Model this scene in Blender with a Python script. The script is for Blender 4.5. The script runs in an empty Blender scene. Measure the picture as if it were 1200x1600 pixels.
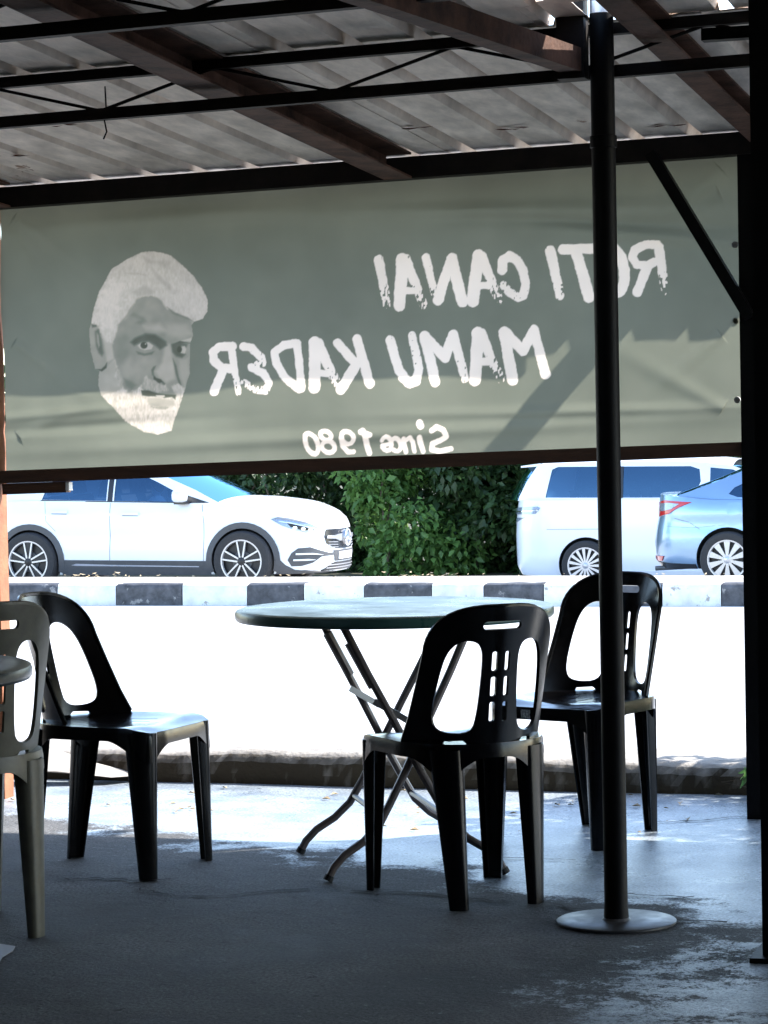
import bpy, bmesh, math, random
import numpy as np
from mathutils import Vector, Matrix
from mathutils.geometry import delaunay_2d_cdt

random.seed(7)
rng = np.random.default_rng(11)
R = math.radians
S = bpy.context.scene
COL = S.collection

# ------------------------------------------------------------------ camera
cam_data = bpy.data.cameras.new('camera')
cam = bpy.data.objects.new('camera', cam_data)
COL.objects.link(cam)
EYE = Vector((0.0, 0.0, 1.23))
YAW, PITCH, ROLL = R(17.5), math.atan(120 / 4050.0), R(1.1)
fwd = Vector((-math.sin(YAW) * math.cos(PITCH), math.cos(YAW) * math.cos(PITCH), -math.sin(PITCH)))
rgt0 = Vector((math.cos(YAW), math.sin(YAW), 0))
up0 = rgt0.cross(fwd)
rgt = rgt0 * math.cos(ROLL) - up0 * math.sin(ROLL)
upv = up0 * math.cos(ROLL) + rgt0 * math.sin(ROLL)
cam.matrix_world = Matrix(((rgt.x, upv.x, -fwd.x, EYE.x), (rgt.y, upv.y, -fwd.y, EYE.y),
                           (rgt.z, upv.z, -fwd.z, EYE.z), (0, 0, 0, 1)))
cam_data.sensor_fit = 'AUTO'
cam_data.sensor_width = 36.0
cam_data.lens = 4050 / 1600 * 36.0
cam_data.clip_start = 0.05
cam_data.clip_end = 2000
S.camera = cam

# ------------------------------------------------------------------ light
SUN_EL, SUN_AZ = R(40.5), R(55)
world = bpy.data.worlds.new('World')
S.world = world
world.use_nodes = True
wn = world.node_tree.nodes
sky = wn.new('ShaderNodeTexSky')
sky.sky_type = 'NISHITA'
sky.sun_disc = False
sky.sun_elevation = SUN_EL
sky.sun_rotation = SUN_AZ
sky.air_density = 1.0
sky.dust_density = 0.6
wn['Background'].inputs['Strength'].default_value = 0.15
world.node_tree.links.new(sky.outputs[0], wn['Background'].inputs['Color'])
sun_d = bpy.data.lights.new('sun', 'SUN')
sun_d.energy = 2.8
sun_d.angle = R(0.55)
sun_d.color = (1.0, 0.94, 0.86)
sun = bpy.data.objects.new('sun', sun_d)
COL.objects.link(sun)
sd = Vector((math.sin(SUN_AZ) * math.cos(SUN_EL), math.cos(SUN_AZ) * math.cos(SUN_EL), math.sin(SUN_EL)))
sun.rotation_euler = sd.to_track_quat('Z', 'Y').to_euler()
sun.location = (6, 14, 12)
S.view_settings.view_transform = 'Standard'
S.view_settings.look = 'None'
S.view_settings.gamma = 1.0
S.view_settings.use_curve_mapping = False
S.view_settings.exposure = 2.25
S.cycles.use_denoising = True
S.cycles.max_bounces = 10
S.cycles.diffuse_bounces = 6
S.cycles.transparent_max_bounces = 12
S.cycles.caustics_reflective = False
S.cycles.caustics_refractive = False


# ------------------------------------------------------------------ materials
def mat(name, col, rough=0.6, metal=0.0, var=0.12, scale=8.0, bump=0.0, bscale=40.0, spec=0.5, col2=None, sharp=False,
        rvar=0.0, coat=0.0, stretch=None, chips=None):
    m = bpy.data.materials.new(name)
    m.use_nodes = True
    nt = m.node_tree
    n, l = nt.nodes, nt.links
    b = n['Principled BSDF']
    b.inputs['Roughness'].default_value = rough
    b.inputs['Metallic'].default_value = metal
    b.inputs['Specular IOR Level'].default_value = spec
    b.inputs['Coat Weight'].default_value = coat
    tc = n.new('ShaderNodeTexCoord')
    src = tc.outputs['Object']
    if stretch:
        mp = n.new('ShaderNodeMapping')
        mp.inputs['Scale'].default_value = stretch
        l.new(src, mp.inputs['Vector'])
        src = mp.outputs[0]
    nz = n.new('ShaderNodeTexNoise')
    nz.inputs['Scale'].default_value = scale
    nz.inputs['Detail'].default_value = 6
    nz.inputs['Roughness'].default_value = 0.62
    l.new(src, nz.inputs['Vector'])
    cr = n.new('ShaderNodeValToRGB')
    lo = [max(0, c * (1 - var)) for c in col]
    hi = [min(1, c * (1 + var)) for c in (col2 or col)]
    cr.color_ramp.elements[0].position = 0.46 if sharp else 0.3
    cr.color_ramp.elements[1].position = 0.56 if sharp else 0.7
    cr.color_ramp.elements[0].color = (*lo, 1)
    cr.color_ramp.elements[1].color = (*hi, 1)
    l.new(nz.outputs['Fac'], cr.inputs['Fac'])
    l.new(cr.outputs['Color'], b.inputs['Base Color'])
    if chips:
        ccol, cscale, cthr = chips
        n3 = n.new('ShaderNodeTexNoise')
        n3.inputs['Scale'].default_value = cscale
        n3.inputs['Detail'].default_value = 8
        n3.inputs['Roughness'].default_value = 0.7
        l.new(src, n3.inputs['Vector'])
        m3 = n.new('ShaderNodeMapRange')
        m3.inputs['From Min'].default_value = cthr
        m3.inputs['From Max'].default_value = cthr + 0.03
        l.new(n3.outputs['Fac'], m3.inputs['Value'])
        x3 = n.new('ShaderNodeMix')
        x3.data_type = 'RGBA'
        x3.inputs['B'].default_value = (*ccol, 1)
        l.new(m3.outputs[0], x3.inputs['Factor'])
        l.new(cr.outputs['Color'], x3.inputs['A'])
        l.new(x3.outputs['Result'], b.inputs['Base Color'])
    if rvar:
        mr = n.new('ShaderNodeMapRange')
        mr.inputs['From Min'].default_value = 0.3
        mr.inputs['From Max'].default_value = 0.7
        mr.inputs['To Min'].default_value = max(0.02, rough - rvar)
        mr.inputs['To Max'].default_value = min(1, rough + rvar)
        l.new(nz.outputs['Fac'], mr.inputs['Value'])
        l.new(mr.outputs[0], b.inputs['Roughness'])
    if bump:
        n2 = n.new('ShaderNodeTexNoise')
        n2.inputs['Scale'].default_value = bscale
        n2.inputs['Detail'].default_value = 5
        l.new(src, n2.inputs['Vector'])
        bp = n.new('ShaderNodeBump')
        bp.inputs['Strength'].default_value = bump
        bp.inputs['Distance'].default_value = 0.01
        l.new(n2.outputs['Fac'], bp.inputs['Height'])
        l.new(bp.outputs[0], b.inputs['Normal'])
    return m


M = {}
M['steel_dark'] = mat('dark painted steel', (0.014, 0.010, 0.008), 0.65, 0.0, 0.4, 14, 0.15, 60, spec=0.25)
M['steel_black'] = mat('black painted steel', (0.004, 0.004, 0.0042), 0.5, 0.0, 0.3, 12, 0.1, 60, spec=0.14)
M['rust'] = mat('rusty primer', (0.045, 0.020, 0.013), 0.75, 0.0, 0.5, 9, 0.25, 70, col2=(0.10, 0.050, 0.034), spec=0.3)
M['rust_orange'] = mat('orange rust paint', (0.30, 0.11, 0.05), 0.7, 0.0, 0.3, 10, 0.2, 60)
M['wood_rail'] = mat('brown timber', (0.075, 0.032, 0.016), 0.7, 0.0, 0.35, 6, 0.3, 50, stretch=(0.6, 6, 6))
M['zinc'] = mat('aged zinc', (0.76, 0.66, 0.575), 0.6, 0.05, 0.32, 5.0, 0.12, 30, rvar=0.12, col2=(0.76, 0.67, 0.59), stretch=(2.6, 0.9, 1), chips=((0.33, 0.20, 0.13), 2.4, 0.645))
M['zinc_pale'] = mat('pale corrugated zinc', (0.47, 0.42, 0.36), 0.55, 0.2, 0.2, 4.0, 0.06, 20)
M['rust_stain'] = mat('rust flakes', (0.16, 0.05, 0.03), 0.9, 0, 0.4, 30)
M['galv'] = mat('galvanised plate', (0.11, 0.11, 0.11), 0.4, 0.6, 0.2, 25, 0.05, 60, rvar=0.1)
M['tube'] = mat('grey brown tube paint', (0.17, 0.14, 0.13), 0.4, 0.3, 0.25, 20)
M['cap_rubber'] = mat('black rubber', (0.015, 0.015, 0.015), 0.7)
M['strap'] = mat('bright strap steel', (0.5, 0.5, 0.5), 0.35, 0.7)
M['chair_black'] = mat('black plastic', (0.003, 0.003, 0.004), 0.2, 0.0, 0.1, 30, 0.015, 200, rvar=0.03, spec=0.35)
M['seat_black'] = mat('polished black plastic seat', (0.003, 0.003, 0.004), 0.16, 0.0, 0.1, 30, 0.015, 200, rvar=0.05, spec=0.9)
M['chair_olive'] = mat('olive grey plastic', (0.13, 0.125, 0.095), 0.4, 0.0, 0.2, 25, 0.03, 200)
M['table_green'] = mat('green plastic top', (0.055, 0.135, 0.115), 0.3, 0.0, 0.25, 5, 0.05, 90, rvar=0.1)
M['table_dark'] = mat('dark plastic top', (0.03, 0.04, 0.045), 0.32, 0.0, 0.25, 5, 0.05, 90, rvar=0.08)
M['sticker'] = mat('paper sticker', (0.5, 0.5, 0.5), 0.6, 0, 0.5, 180, sharp=True)
M['white_foot'] = mat('worn white foot', (0.7, 0.7, 0.68), 0.6)
M['paint_white'] = mat('white kerb paint', (0.62, 0.62, 0.60), 0.75, 0, 0.22, 4, 0.3, 30, chips=((0.30, 0.28, 0.25), 7, 0.60))
M['paint_black'] = mat('black kerb paint', (0.035, 0.035, 0.04), 0.7, 0, 0.5, 9, 0.25, 30, col2=(0.06, 0.06, 0.065), chips=((0.22, 0.21, 0.20), 8, 0.62))
M['conc'] = mat('pale concrete', (0.36, 0.34, 0.31), 0.85, 0, 0.25, 5, 0.3, 30)
M['wall'] = mat('dim plaster', (0.05, 0.046, 0.042), 0.9, 0, 0.2, 2)
M['road'] = mat('sun bleached road', (0.46, 0.455, 0.44), 0.9, 0, 0.12, 0.8, 0.2, 60)
M['soil'] = mat('soil and grass', (0.07, 0.065, 0.035), 0.95, 0, 0.4, 1.5)
M['crack'] = mat('dirt in crack', (0.012, 0.011, 0.01), 0.95)
M['litter'] = mat('dry leaves', (0.40, 0.31, 0.19), 0.8, 0, 0.4, 40)
M['bark'] = mat('bark', (0.10, 0.075, 0.055), 0.9, 0, 0.3, 20, 0.4, 40)
M['car_white'] = mat('white car paint', (0.68, 0.71, 0.74), 0.28, 0, 0.01, 3, coat=0.6)
M['car_silver'] = mat('silver blue car paint', (0.23, 0.35, 0.50), 0.28, 0.7, 0.02, 3, coat=0.8)
M['cladding'] = mat('grey plastic cladding', (0.055, 0.058, 0.065), 0.55, 0, 0.1, 20)
M['tyre'] = mat('tyre rubber', (0.022, 0.022, 0.024), 0.8, 0, 0.2, 30)
M['rim_silver'] = mat('machined alloy', (0.46, 0.46, 0.48), 0.3, 0.7, 0.05, 20)
M['rim_dark'] = mat('dark alloy', (0.018, 0.018, 0.02), 0.45, 0.3)
M['chrome'] = mat('chrome', (0.75, 0.75, 0.76), 0.12, 1.0, 0.02)
M['trim_black'] = mat('gloss black trim', (0.012, 0.012, 0.014), 0.25)
M['seam'] = mat('panel gap', (0.17, 0.18, 0.20), 0.8)
M['red_lens'] = mat('red lamp lens', (0.45, 0.015, 0.02), 0.15, 0, 0.1, 40, coat=0.5)
M['clear_lens'] = mat('clear lamp lens', (0.26, 0.31, 0.38), 0.12, 0.4, 0.35, 60, coat=0.5)
M['cabin_dark'] = mat('dark cabin trim', (0.02, 0.021, 0.024), 0.8)
M['skin'] = mat('skin', (0.30, 0.17, 0.11), 0.6)
M['hair'] = mat('black hair', (0.012, 0.01, 0.01), 0.6)
M['shirt'] = mat('pale shirt', (0.42, 0.44, 0.45), 0.8)
M['plate_white'] = mat('pale number plate', (0.7, 0.7, 0.7), 0.5)


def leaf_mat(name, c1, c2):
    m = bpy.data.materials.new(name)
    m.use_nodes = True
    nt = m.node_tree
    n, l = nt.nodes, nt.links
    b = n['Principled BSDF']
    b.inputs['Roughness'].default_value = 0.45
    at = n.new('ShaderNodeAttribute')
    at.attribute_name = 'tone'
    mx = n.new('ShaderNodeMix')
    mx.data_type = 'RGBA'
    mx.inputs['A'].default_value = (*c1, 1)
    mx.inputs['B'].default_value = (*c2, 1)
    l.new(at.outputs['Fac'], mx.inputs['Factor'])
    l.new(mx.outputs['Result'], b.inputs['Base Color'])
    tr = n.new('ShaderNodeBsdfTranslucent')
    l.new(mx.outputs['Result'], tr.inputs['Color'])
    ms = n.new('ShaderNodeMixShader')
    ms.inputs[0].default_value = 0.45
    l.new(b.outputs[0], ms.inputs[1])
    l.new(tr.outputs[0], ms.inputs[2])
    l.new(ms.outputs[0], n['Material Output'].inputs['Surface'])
    return m


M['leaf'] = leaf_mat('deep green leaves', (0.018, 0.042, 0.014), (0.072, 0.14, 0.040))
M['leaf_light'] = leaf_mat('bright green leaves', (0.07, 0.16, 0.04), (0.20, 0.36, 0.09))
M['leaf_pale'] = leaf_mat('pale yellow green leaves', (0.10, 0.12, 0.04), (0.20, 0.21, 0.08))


def glass_mat(name, tint, trans):
    m = bpy.data.materials.new(name)
    m.use_nodes = True
    nt = m.node_tree
    n, l = nt.nodes, nt.links
    n.remove(n['Principled BSDF'])
    t = n.new('ShaderNodeBsdfTransparent')
    t.inputs[0].default_value = (*tint, 1)
    g = n.new('ShaderNodeBsdfGlossy')
    g.inputs['Roughness'].default_value = 0.03
    g.inputs['Color'].default_value = (0.22, 0.42, 0.66, 1)
    f = n.new('ShaderNodeFresnel')
    f.inputs['IOR'].default_value = 2.8
    nz = n.new('ShaderNodeTexNoise')
    nz.inputs['Scale'].default_value = 2.0
    bp = n.new('ShaderNodeBump')
    bp.inputs['Strength'].default_value = 0.02
    l.new(nz.outputs['Fac'], bp.inputs['Height'])
    l.new(bp.outputs[0], g.inputs['Normal'])
    ms = n.new('ShaderNodeMixShader')
    l.new(f.outputs[0], ms.inputs[0])
    l.new(t.outputs[0], ms.inputs[1])
    l.new(g.outputs[0], ms.inputs[2])
    l.new(ms.outputs[0], n['Material Output'].inputs['Surface'])
    return m


M['glass'] = glass_mat('tinted car glass', (0.10, 0.17, 0.27), 0.2)


# ------------------------------------------------------------------ helpers
def link_mesh(name, verts, faces, m, parent=None, smooth=True, angle=35):
    me = bpy.data.meshes.new(name)
    me.from_pydata([tuple(v) for v in verts], [], [tuple(f) for f in faces])
    me.update()
    if smooth:
        me.polygons.foreach_set('use_smooth', [True] * len(me.polygons))
        me.set_sharp_from_angle(angle=R(angle))
    me.materials.append(m)
    o = bpy.data.objects.new(name, me)
    COL.objects.link(o)
    if parent:
        o.parent = parent
    return o


def tag(o, label=None, cat=None, group=None, kind=None):
    if label:
        o['label'] = label
    if cat:
        o['category'] = cat
    if group:
        o['group'] = group
    if kind:
        o['kind'] = kind
    return o


def empty(name, loc=(0, 0, 0), rz=0.0, parent=None):
    o = bpy.data.objects.new(name, None)
    o.empty_display_size = 0.2
    COL.objects.link(o)
    o.location = loc
    o.rotation_euler = (0, 0, rz)
    if parent:
        o.parent = parent
    return o


class MB:
    """collects shapes into one mesh"""
    def __init__(self):
        self.v, self.f = [], []

    def add(self, v, f):
        b = len(self.v)
        self.v += [tuple(p) for p in v]
        self.f += [tuple(i + b for i in q) for q in f]
        return self

    def box(self, a, b, tilt=None):
        (x0, y0, z0), (x1, y1, z1) = a, b
        v = [(x, y, z) for x in (x0, x1) for y in (y0, y1) for z in (z0, z1)]
        if tilt:
            v = [(x, y, z + tilt(x)) for x, y, z in v]
        f = [(0, 1, 3, 2), (4, 6, 7, 5), (0, 4, 5, 1), (2, 3, 7, 6), (0, 2, 6, 4), (1, 5, 7, 3)]
        return self.add(v, f)

    def bar(self, p, q, w, h, upd=(0, 0, 1)):
        p, q, upd = Vector(p), Vector(q), Vector(upd)
        d = (q - p).normalized()
        s = d.cross(upd)
        if s.length < 1e-4:
            s = d.cross(Vector((1, 0, 0)))
        s.normalize()
        u = s.cross(d)
        v = []
        for c in (p, q):
            for a, b in ((-1, -1), (1, -1), (1, 1), (-1, 1)):
                v.append(c + s * a * w / 2 + u * b * h / 2)
        f = [(0, 3, 2, 1), (4, 5, 6, 7)] + [(i, (i + 1) % 4, 4 + (i + 1) % 4, 4 + i) for i in range(4)]
        return self.add(v, f)

    def tube(self, pts, r, n=10, cap=True):
        pts = [Vector(p) for p in pts]
        rs = r if isinstance(r, (list, tuple)) else [r] * len(pts)
        v, f = [], []
        ref = None
        for i, p in enumerate(pts):
            d = (pts[min(i + 1, len(pts) - 1)] - pts[max(i - 1, 0)]).normalized()
            if ref is None:
                ref = d.cross(Vector((0, 0, 1)))
                if ref.length < 1e-3:
                    ref = d.cross(Vector((1, 0, 0)))
            ref = (ref - d * ref.dot(d)).normalized()
            b = d.cross(ref)
            for k in range(n):
                a = 2 * math.pi * k / n
                v.append(p + (ref * math.cos(a) + b * math.sin(a)) * rs[i])
        for i in range(len(pts) - 1):
            for k in range(n):
                f.append((i * n + k, i * n + (k + 1) % n, (i + 1) * n + (k + 1) % n, (i + 1) * n + k))
        if cap:
            f.append(tuple(reversed(range(n))))
            f.append(tuple((len(pts) - 1) * n + k for k in range(n)))
        return self.add(v, f)

    def lathe(self, prof, n=32, c=(0, 0, 0), axis='z', cap=True):
        v, f = [], []
        for r, z in prof:
            for k in range(n):
                a = 2 * math.pi * k / n
                if axis == 'z':
                    v.append((c[0] + r * math.cos(a), c[1] + r * math.sin(a), c[2] + z))
                else:
                    v.append((c[0] + r * math.cos(a), c[1] - z, c[2] + r * math.sin(a)))
        for i in range(len(prof) - 1):
            for k in range(n):
                f.append((i * n + k, i * n + (k + 1) % n, (i + 1) * n + (k + 1) % n, (i + 1) * n + k))
        if cap and prof[0][0] > 1e-6:
            f.append(tuple(reversed(range(n))))
        if cap and prof[-1][0] > 1e-6:
            f.append(tuple((len(prof) - 1) * n + k for k in range(n)))
        return self.add(v, f)

    def build(self, name, m, parent=None, smooth=True, angle=35):
        return link_mesh(name, self.v, self.f, m, parent, smooth, angle)


def inside(px, py, poly):
    c = False
    j = len(poly) - 1
    for i in range(len(poly)):
        xi, yi = poly[i]
        xj, yj = poly[j]
        if (yi > py) != (yj > py) and px < (xj - xi) * (py - yi) / (yj - yi) + xi:
            c = not c
        j = i
    return c


def dense(poly, step):
    out = []
    for i, p in enumerate(poly):
        q = poly[(i + 1) % len(poly)]
        n = max(1, int(math.hypot(q[0] - p[0], q[1] - p[1]) / step))
        out += [(p[0] + (q[0] - p[0]) * k / n, p[1] + (q[1] - p[1]) * k / n) for k in range(n)]
    return out


def plate2d(outer, holes=(), step=0.02):
    """triangulate a 2-D outline with holes, with a grid of points inside"""
    loops = [dense(outer, step)] + [dense(h, step) for h in holes]
    pts, edges = [], []
    for lp in loops:
        b = len(pts)
        pts += lp
        edges += [(b + i, b + (i + 1) % len(lp)) for i in range(len(lp))]
    xs = [p[0] for p in loops[0]]
    ys = [p[1] for p in loops[0]]
    bp = np.array(pts)
    gx = np.arange(min(xs) + step / 2, max(xs), step)
    gy = np.arange(min(ys) + step / 2, max(ys), step)
    for i, x in enumerate(gx):
        for y in gy + (step / 2 if i % 2 else 0):
            if not inside(x, y, loops[0]) or any(inside(x, y, h) for h in loops[1:]):
                continue
            if np.min((bp[:, 0] - x) ** 2 + (bp[:, 1] - y) ** 2) < (0.5 * step) ** 2:
                continue
            pts.append((x, y))
    v, e, f, *_ = delaunay_2d_cdt([Vector(p) for p in pts], edges, [], 0, 1e-6)
    tris = []
    for t in f:
        cx = sum(v[i].x for i in t) / len(t)
        cy = sum(v[i].y for i in t) / len(t)
        if inside(cx, cy, loops[0]) and not any(inside(cx, cy, h) for h in loops[1:]):
            tris.append(tuple(t))
    return [(p.x, p.y) for p in v], tris


def thicken(v, f, t):
    """give a sheet real thickness: t behind its faces"""
    bm = bmesh.new()
    bv = [bm.verts.new(p) for p in v]
    for q in f:
        try:
            bm.faces.new([bv[i] for i in q])
        except ValueError:
            pass
    bm.normal_update()
    for x in [x for x in bm.verts if not x.link_faces]:
        bm.verts.remove(x)
    bm.verts.index_update()
    n = len(bm.verts)
    vo = [tuple(x.co) for x in bm.verts] + [tuple(x.co - x.normal * t) for x in bm.verts]
    fo = [tuple(x.index for x in q.verts) for q in bm.faces]
    fo += [tuple(n + i for i in reversed(q)) for q in fo]
    for e in bm.edges:
        if len(e.link_faces) == 1:
            lp = e.link_loops[0]
            a, b = lp.vert.index, lp.link_loop_next.vert.index
            fo.append((b, a, n + a, n + b))
    bm.free()
    return vo, fo


def rounded(x0, y0, x1, y1, r, n=4):
    out = []
    for cx, cy, a in ((x1 - r, y1 - r, 0), (x0 + r, y1 - r, 90), (x0 + r, y0 + r, 180), (x1 - r, y0 + r, 270)):
        out += [(cx + r * math.cos(R(a + 90 * k / n)), cy + r * math.sin(R(a + 90 * k / n))) for k in range(n + 1)]
    return out


def smooth_poly(p, it=2):
    for _ in range(it):
        q = []
        for i in range(len(p)):
            a, b = p[i], p[(i + 1) % len(p)]
            q += [(a[0] * .75 + b[0] * .25, a[1] * .75 + b[1] * .25), (a[0] * .25 + b[0] * .75, a[1] * .25 + b[1] * .75)]
        p = q
    return p


def sstep(a, b, x):
    t = min(1, max(0, (x - a) / (b - a)))
    return t * t * (3 - 2 * t)


def copy_tree(o, parent=None):
    c = o.copy()
    COL.objects.link(c)
    if parent:
        c.parent = parent
    for ch in list(o.children):
        copy_tree(ch, c)
    return c

# ================================================================== GROUND
def sheet(name, xs, prof, m, parent=None, jitter=0.0):
    v, f = [], []
    for x in xs:
        for y, z in prof:
            v.append((x, y, z + random.uniform(-jitter, jitter)))
    n = len(prof)
    for i in range(len(xs) - 1):
        for j in range(n - 1):
            f.append((i * n + j, (i + 1) * n + j, (i + 1) * n + j + 1, i * n + j + 1))
    return link_mesh(name, v, f, m, parent)


g = link_mesh('ground', [(-900, -900, -1.3), (900, -900, -1.3), (900, 900, -1.3), (-900, 900, -1.3)], [(0, 1, 2, 3)], M['soil'])
tag(g, kind='structure')
rd = sheet('road', [-90, -40, -20, -12, -6, 0, 6, 12, 40, 90],
           [(9.06, 0.02), (9.8, -0.05), (11, -0.2), (12.5, -0.42), (14, -0.55), (16, -0.58), (26.3, -0.58), (27.6, -0.56),
            (29, -0.57), (31, -0.68), (33, -0.80), (35, -0.88), (35.2, -0.9)], M['road'])
tag(rd, kind='structure')
vg = sheet('verge', [-90, -40, -20, -10, 0, 20, 90], [(35.2, -0.88), (36, -0.86), (40, -0.85), (60, -0.9)], M['soil'])
tag(vg, kind='structure')


def floor_material():
    m = mat('worn dark cement floor', (0.056, 0.058, 0.061), 0.8, 0, 0.35, 2.2, 0.55, 150, col2=(0.088, 0.089, 0.091), rvar=0.12)
    n, l = m.node_tree.nodes, m.node_tree.links
    b = n['Principled BSDF']
    base = b.inputs['Base Color'].links[0].from_socket
    rg = b.inputs['Roughness'].links[0].from_socket
    tc = n['Texture Coordinate']
    def math_n(op, a, b_, c=None):
        k = n.new('ShaderNodeMath')
        k.operation = op
        for i, q in enumerate((a, b_, c)):
            if q is None:
                continue
            if isinstance(q, (int, float)):
                k.inputs[i].default_value = q
            else:
                l.new(q, k.inputs[i])
        return k.outputs[0]

    def noise_n(scale, detail, rough=.6):
        k = n.new('ShaderNodeTexNoise')
        k.inputs['Scale'].default_value = scale
        k.inputs['Detail'].default_value = detail
        k.inputs['Roughness'].default_value = rough
        l.new(tc.outputs['Object'], k.inputs['Vector'])
        return k.outputs['Fac']

    gz = noise_n(110, 5, .7)
    wz = noise_n(2.6, 9, .68)
    pz = noise_n(1.1, 4, .5)
    sp = n.new('ShaderNodeSeparateXYZ')
    l.new(tc.outputs['Object'], sp.inputs[0])
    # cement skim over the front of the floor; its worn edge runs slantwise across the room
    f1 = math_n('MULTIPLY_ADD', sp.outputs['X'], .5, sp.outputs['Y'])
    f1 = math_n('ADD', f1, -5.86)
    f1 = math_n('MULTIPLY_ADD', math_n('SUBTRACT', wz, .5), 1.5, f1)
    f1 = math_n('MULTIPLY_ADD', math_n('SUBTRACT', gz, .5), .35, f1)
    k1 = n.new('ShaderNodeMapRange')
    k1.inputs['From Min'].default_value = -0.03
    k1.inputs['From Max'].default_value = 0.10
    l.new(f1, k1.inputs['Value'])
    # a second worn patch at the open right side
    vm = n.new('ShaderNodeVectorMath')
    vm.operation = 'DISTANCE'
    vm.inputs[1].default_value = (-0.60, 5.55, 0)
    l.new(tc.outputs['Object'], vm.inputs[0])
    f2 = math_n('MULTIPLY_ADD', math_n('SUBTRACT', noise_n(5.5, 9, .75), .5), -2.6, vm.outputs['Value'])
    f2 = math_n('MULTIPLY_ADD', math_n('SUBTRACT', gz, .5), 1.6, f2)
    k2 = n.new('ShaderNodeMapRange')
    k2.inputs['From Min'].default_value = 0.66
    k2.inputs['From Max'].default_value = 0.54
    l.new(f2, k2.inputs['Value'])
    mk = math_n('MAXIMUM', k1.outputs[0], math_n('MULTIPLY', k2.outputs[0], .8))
    # damp and oily patches on the rough part
    dk = n.new('ShaderNodeMapRange')
    dk.inputs['From Min'].default_value = 0.38
    dk.inputs['From Max'].default_value = 0.62
    dk.inputs['To Min'].default_value = 0.38
    dk.inputs['To Max'].default_value = 1.35
    l.new(pz, dk.inputs['Value'])
    dm = n.new('ShaderNodeMix')
    dm.data_type = 'RGBA'
    dm.blend_type = 'MULTIPLY'
    dm.inputs['Factor'].default_value = 1
    l.new(base, dm.inputs['A'])
    l.new(dk.outputs[0], dm.inputs['B'])
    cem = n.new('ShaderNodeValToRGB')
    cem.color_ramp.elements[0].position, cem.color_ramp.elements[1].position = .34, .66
    cem.color_ramp.elements[0].color = (0.17, 0.21, 0.25, 1)  # blue cast put into the cement colour in place of skylight
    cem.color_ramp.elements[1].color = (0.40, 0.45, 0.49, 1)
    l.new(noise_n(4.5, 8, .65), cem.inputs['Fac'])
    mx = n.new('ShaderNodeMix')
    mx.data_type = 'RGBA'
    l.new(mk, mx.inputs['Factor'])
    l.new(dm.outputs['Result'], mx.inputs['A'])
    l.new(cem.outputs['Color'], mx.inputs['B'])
    # grit speckles
    gr = n.new('ShaderNodeMapRange')
    gr.inputs['From Min'].default_value = 0.35
    gr.inputs['From Max'].default_value = 0.7
    gr.inputs['To Min'].default_value = 0.35
    gr.inputs['To Max'].default_value = 1.9
    l.new(gz, gr.inputs['Value'])
    mu = n.new('ShaderNodeMix')
    mu.data_type = 'RGBA'
    mu.blend_type = 'MULTIPLY'
    mu.inputs['Factor'].default_value = 1
    l.new(mx.outputs['Result'], mu.inputs['A'])
    l.new(gr.outputs[0], mu.inputs['B'])
    # pale aggregate flecks and dark pits
    fz = noise_n(46, 3, .6)
    fk = n.new('ShaderNodeMapRange')
    fk.inputs['From Min'].default_value = .645
    fk.inputs['From Max'].default_value = .69
    l.new(fz, fk.inputs['Value'])
    pk = n.new('ShaderNodeMapRange')
    pk.inputs['From Min'].default_value = .36
    pk.inputs['From Max'].default_value = .32
    l.new(noise_n(27, 5, .6), pk.inputs['Value'])
    m4 = n.new('ShaderNodeMix')
    m4.data_type = 'RGBA'
    l.new(math_n('MULTIPLY', fk.outputs[0], .7), m4.inputs['Factor'])
    l.new(mu.outputs['Result'], m4.inputs['A'])
    m4.inputs['B'].default_value = (0.20, 0.20, 0.20, 1)
    m5 = n.new('ShaderNodeMix')
    m5.data_type = 'RGBA'
    l.new(math_n('MULTIPLY', pk.outputs[0], .8), m5.inputs['Factor'])
    l.new(m4.outputs['Result'], m5.inputs['A'])
    m5.inputs['B'].default_value = (0.012, 0.012, 0.012, 1)
    l.new(m5.outputs['Result'], b.inputs['Base Color'])
    rr = n.new('ShaderNodeMapRange')
    rr.inputs['From Min'].default_value = .3
    rr.inputs['From Max'].default_value = .7
    rr.inputs['To Min'].default_value = .20
    rr.inputs['To Max'].default_value = .42
    l.new(wz, rr.inputs['Value'])
    m3 = n.new('ShaderNodeMix')
    m3.data_type = 'FLOAT'
    l.new(mk, m3.inputs['Factor'])
    l.new(rg, m3.inputs['A'])
    l.new(rr.outputs[0], m3.inputs['B'])
    l.new(m3.outputs['Result'], b.inputs['Roughness'])
    bpn = [q for q in n if q.type == 'BUMP'][0]
    bs = n.new('ShaderNodeMapRange')
    bs.inputs['To Min'].default_value = .75
    bs.inputs['To Max'].default_value = .18
    l.new(mk, bs.inputs['Value'])
    l.new(bs.outputs[0], bpn.inputs['Strength'])
    hs = math_n('MULTIPLY_ADD', noise_n(22, 6, .65), 1.6, gz)
    l.new(hs, bpn.inputs['Height'])
    return m


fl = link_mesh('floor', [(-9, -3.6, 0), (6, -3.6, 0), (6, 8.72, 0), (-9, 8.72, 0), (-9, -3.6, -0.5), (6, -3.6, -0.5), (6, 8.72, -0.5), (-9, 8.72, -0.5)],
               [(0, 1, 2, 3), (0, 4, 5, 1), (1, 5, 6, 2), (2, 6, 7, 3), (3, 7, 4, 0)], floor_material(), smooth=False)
tag(fl, kind='structure')

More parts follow.
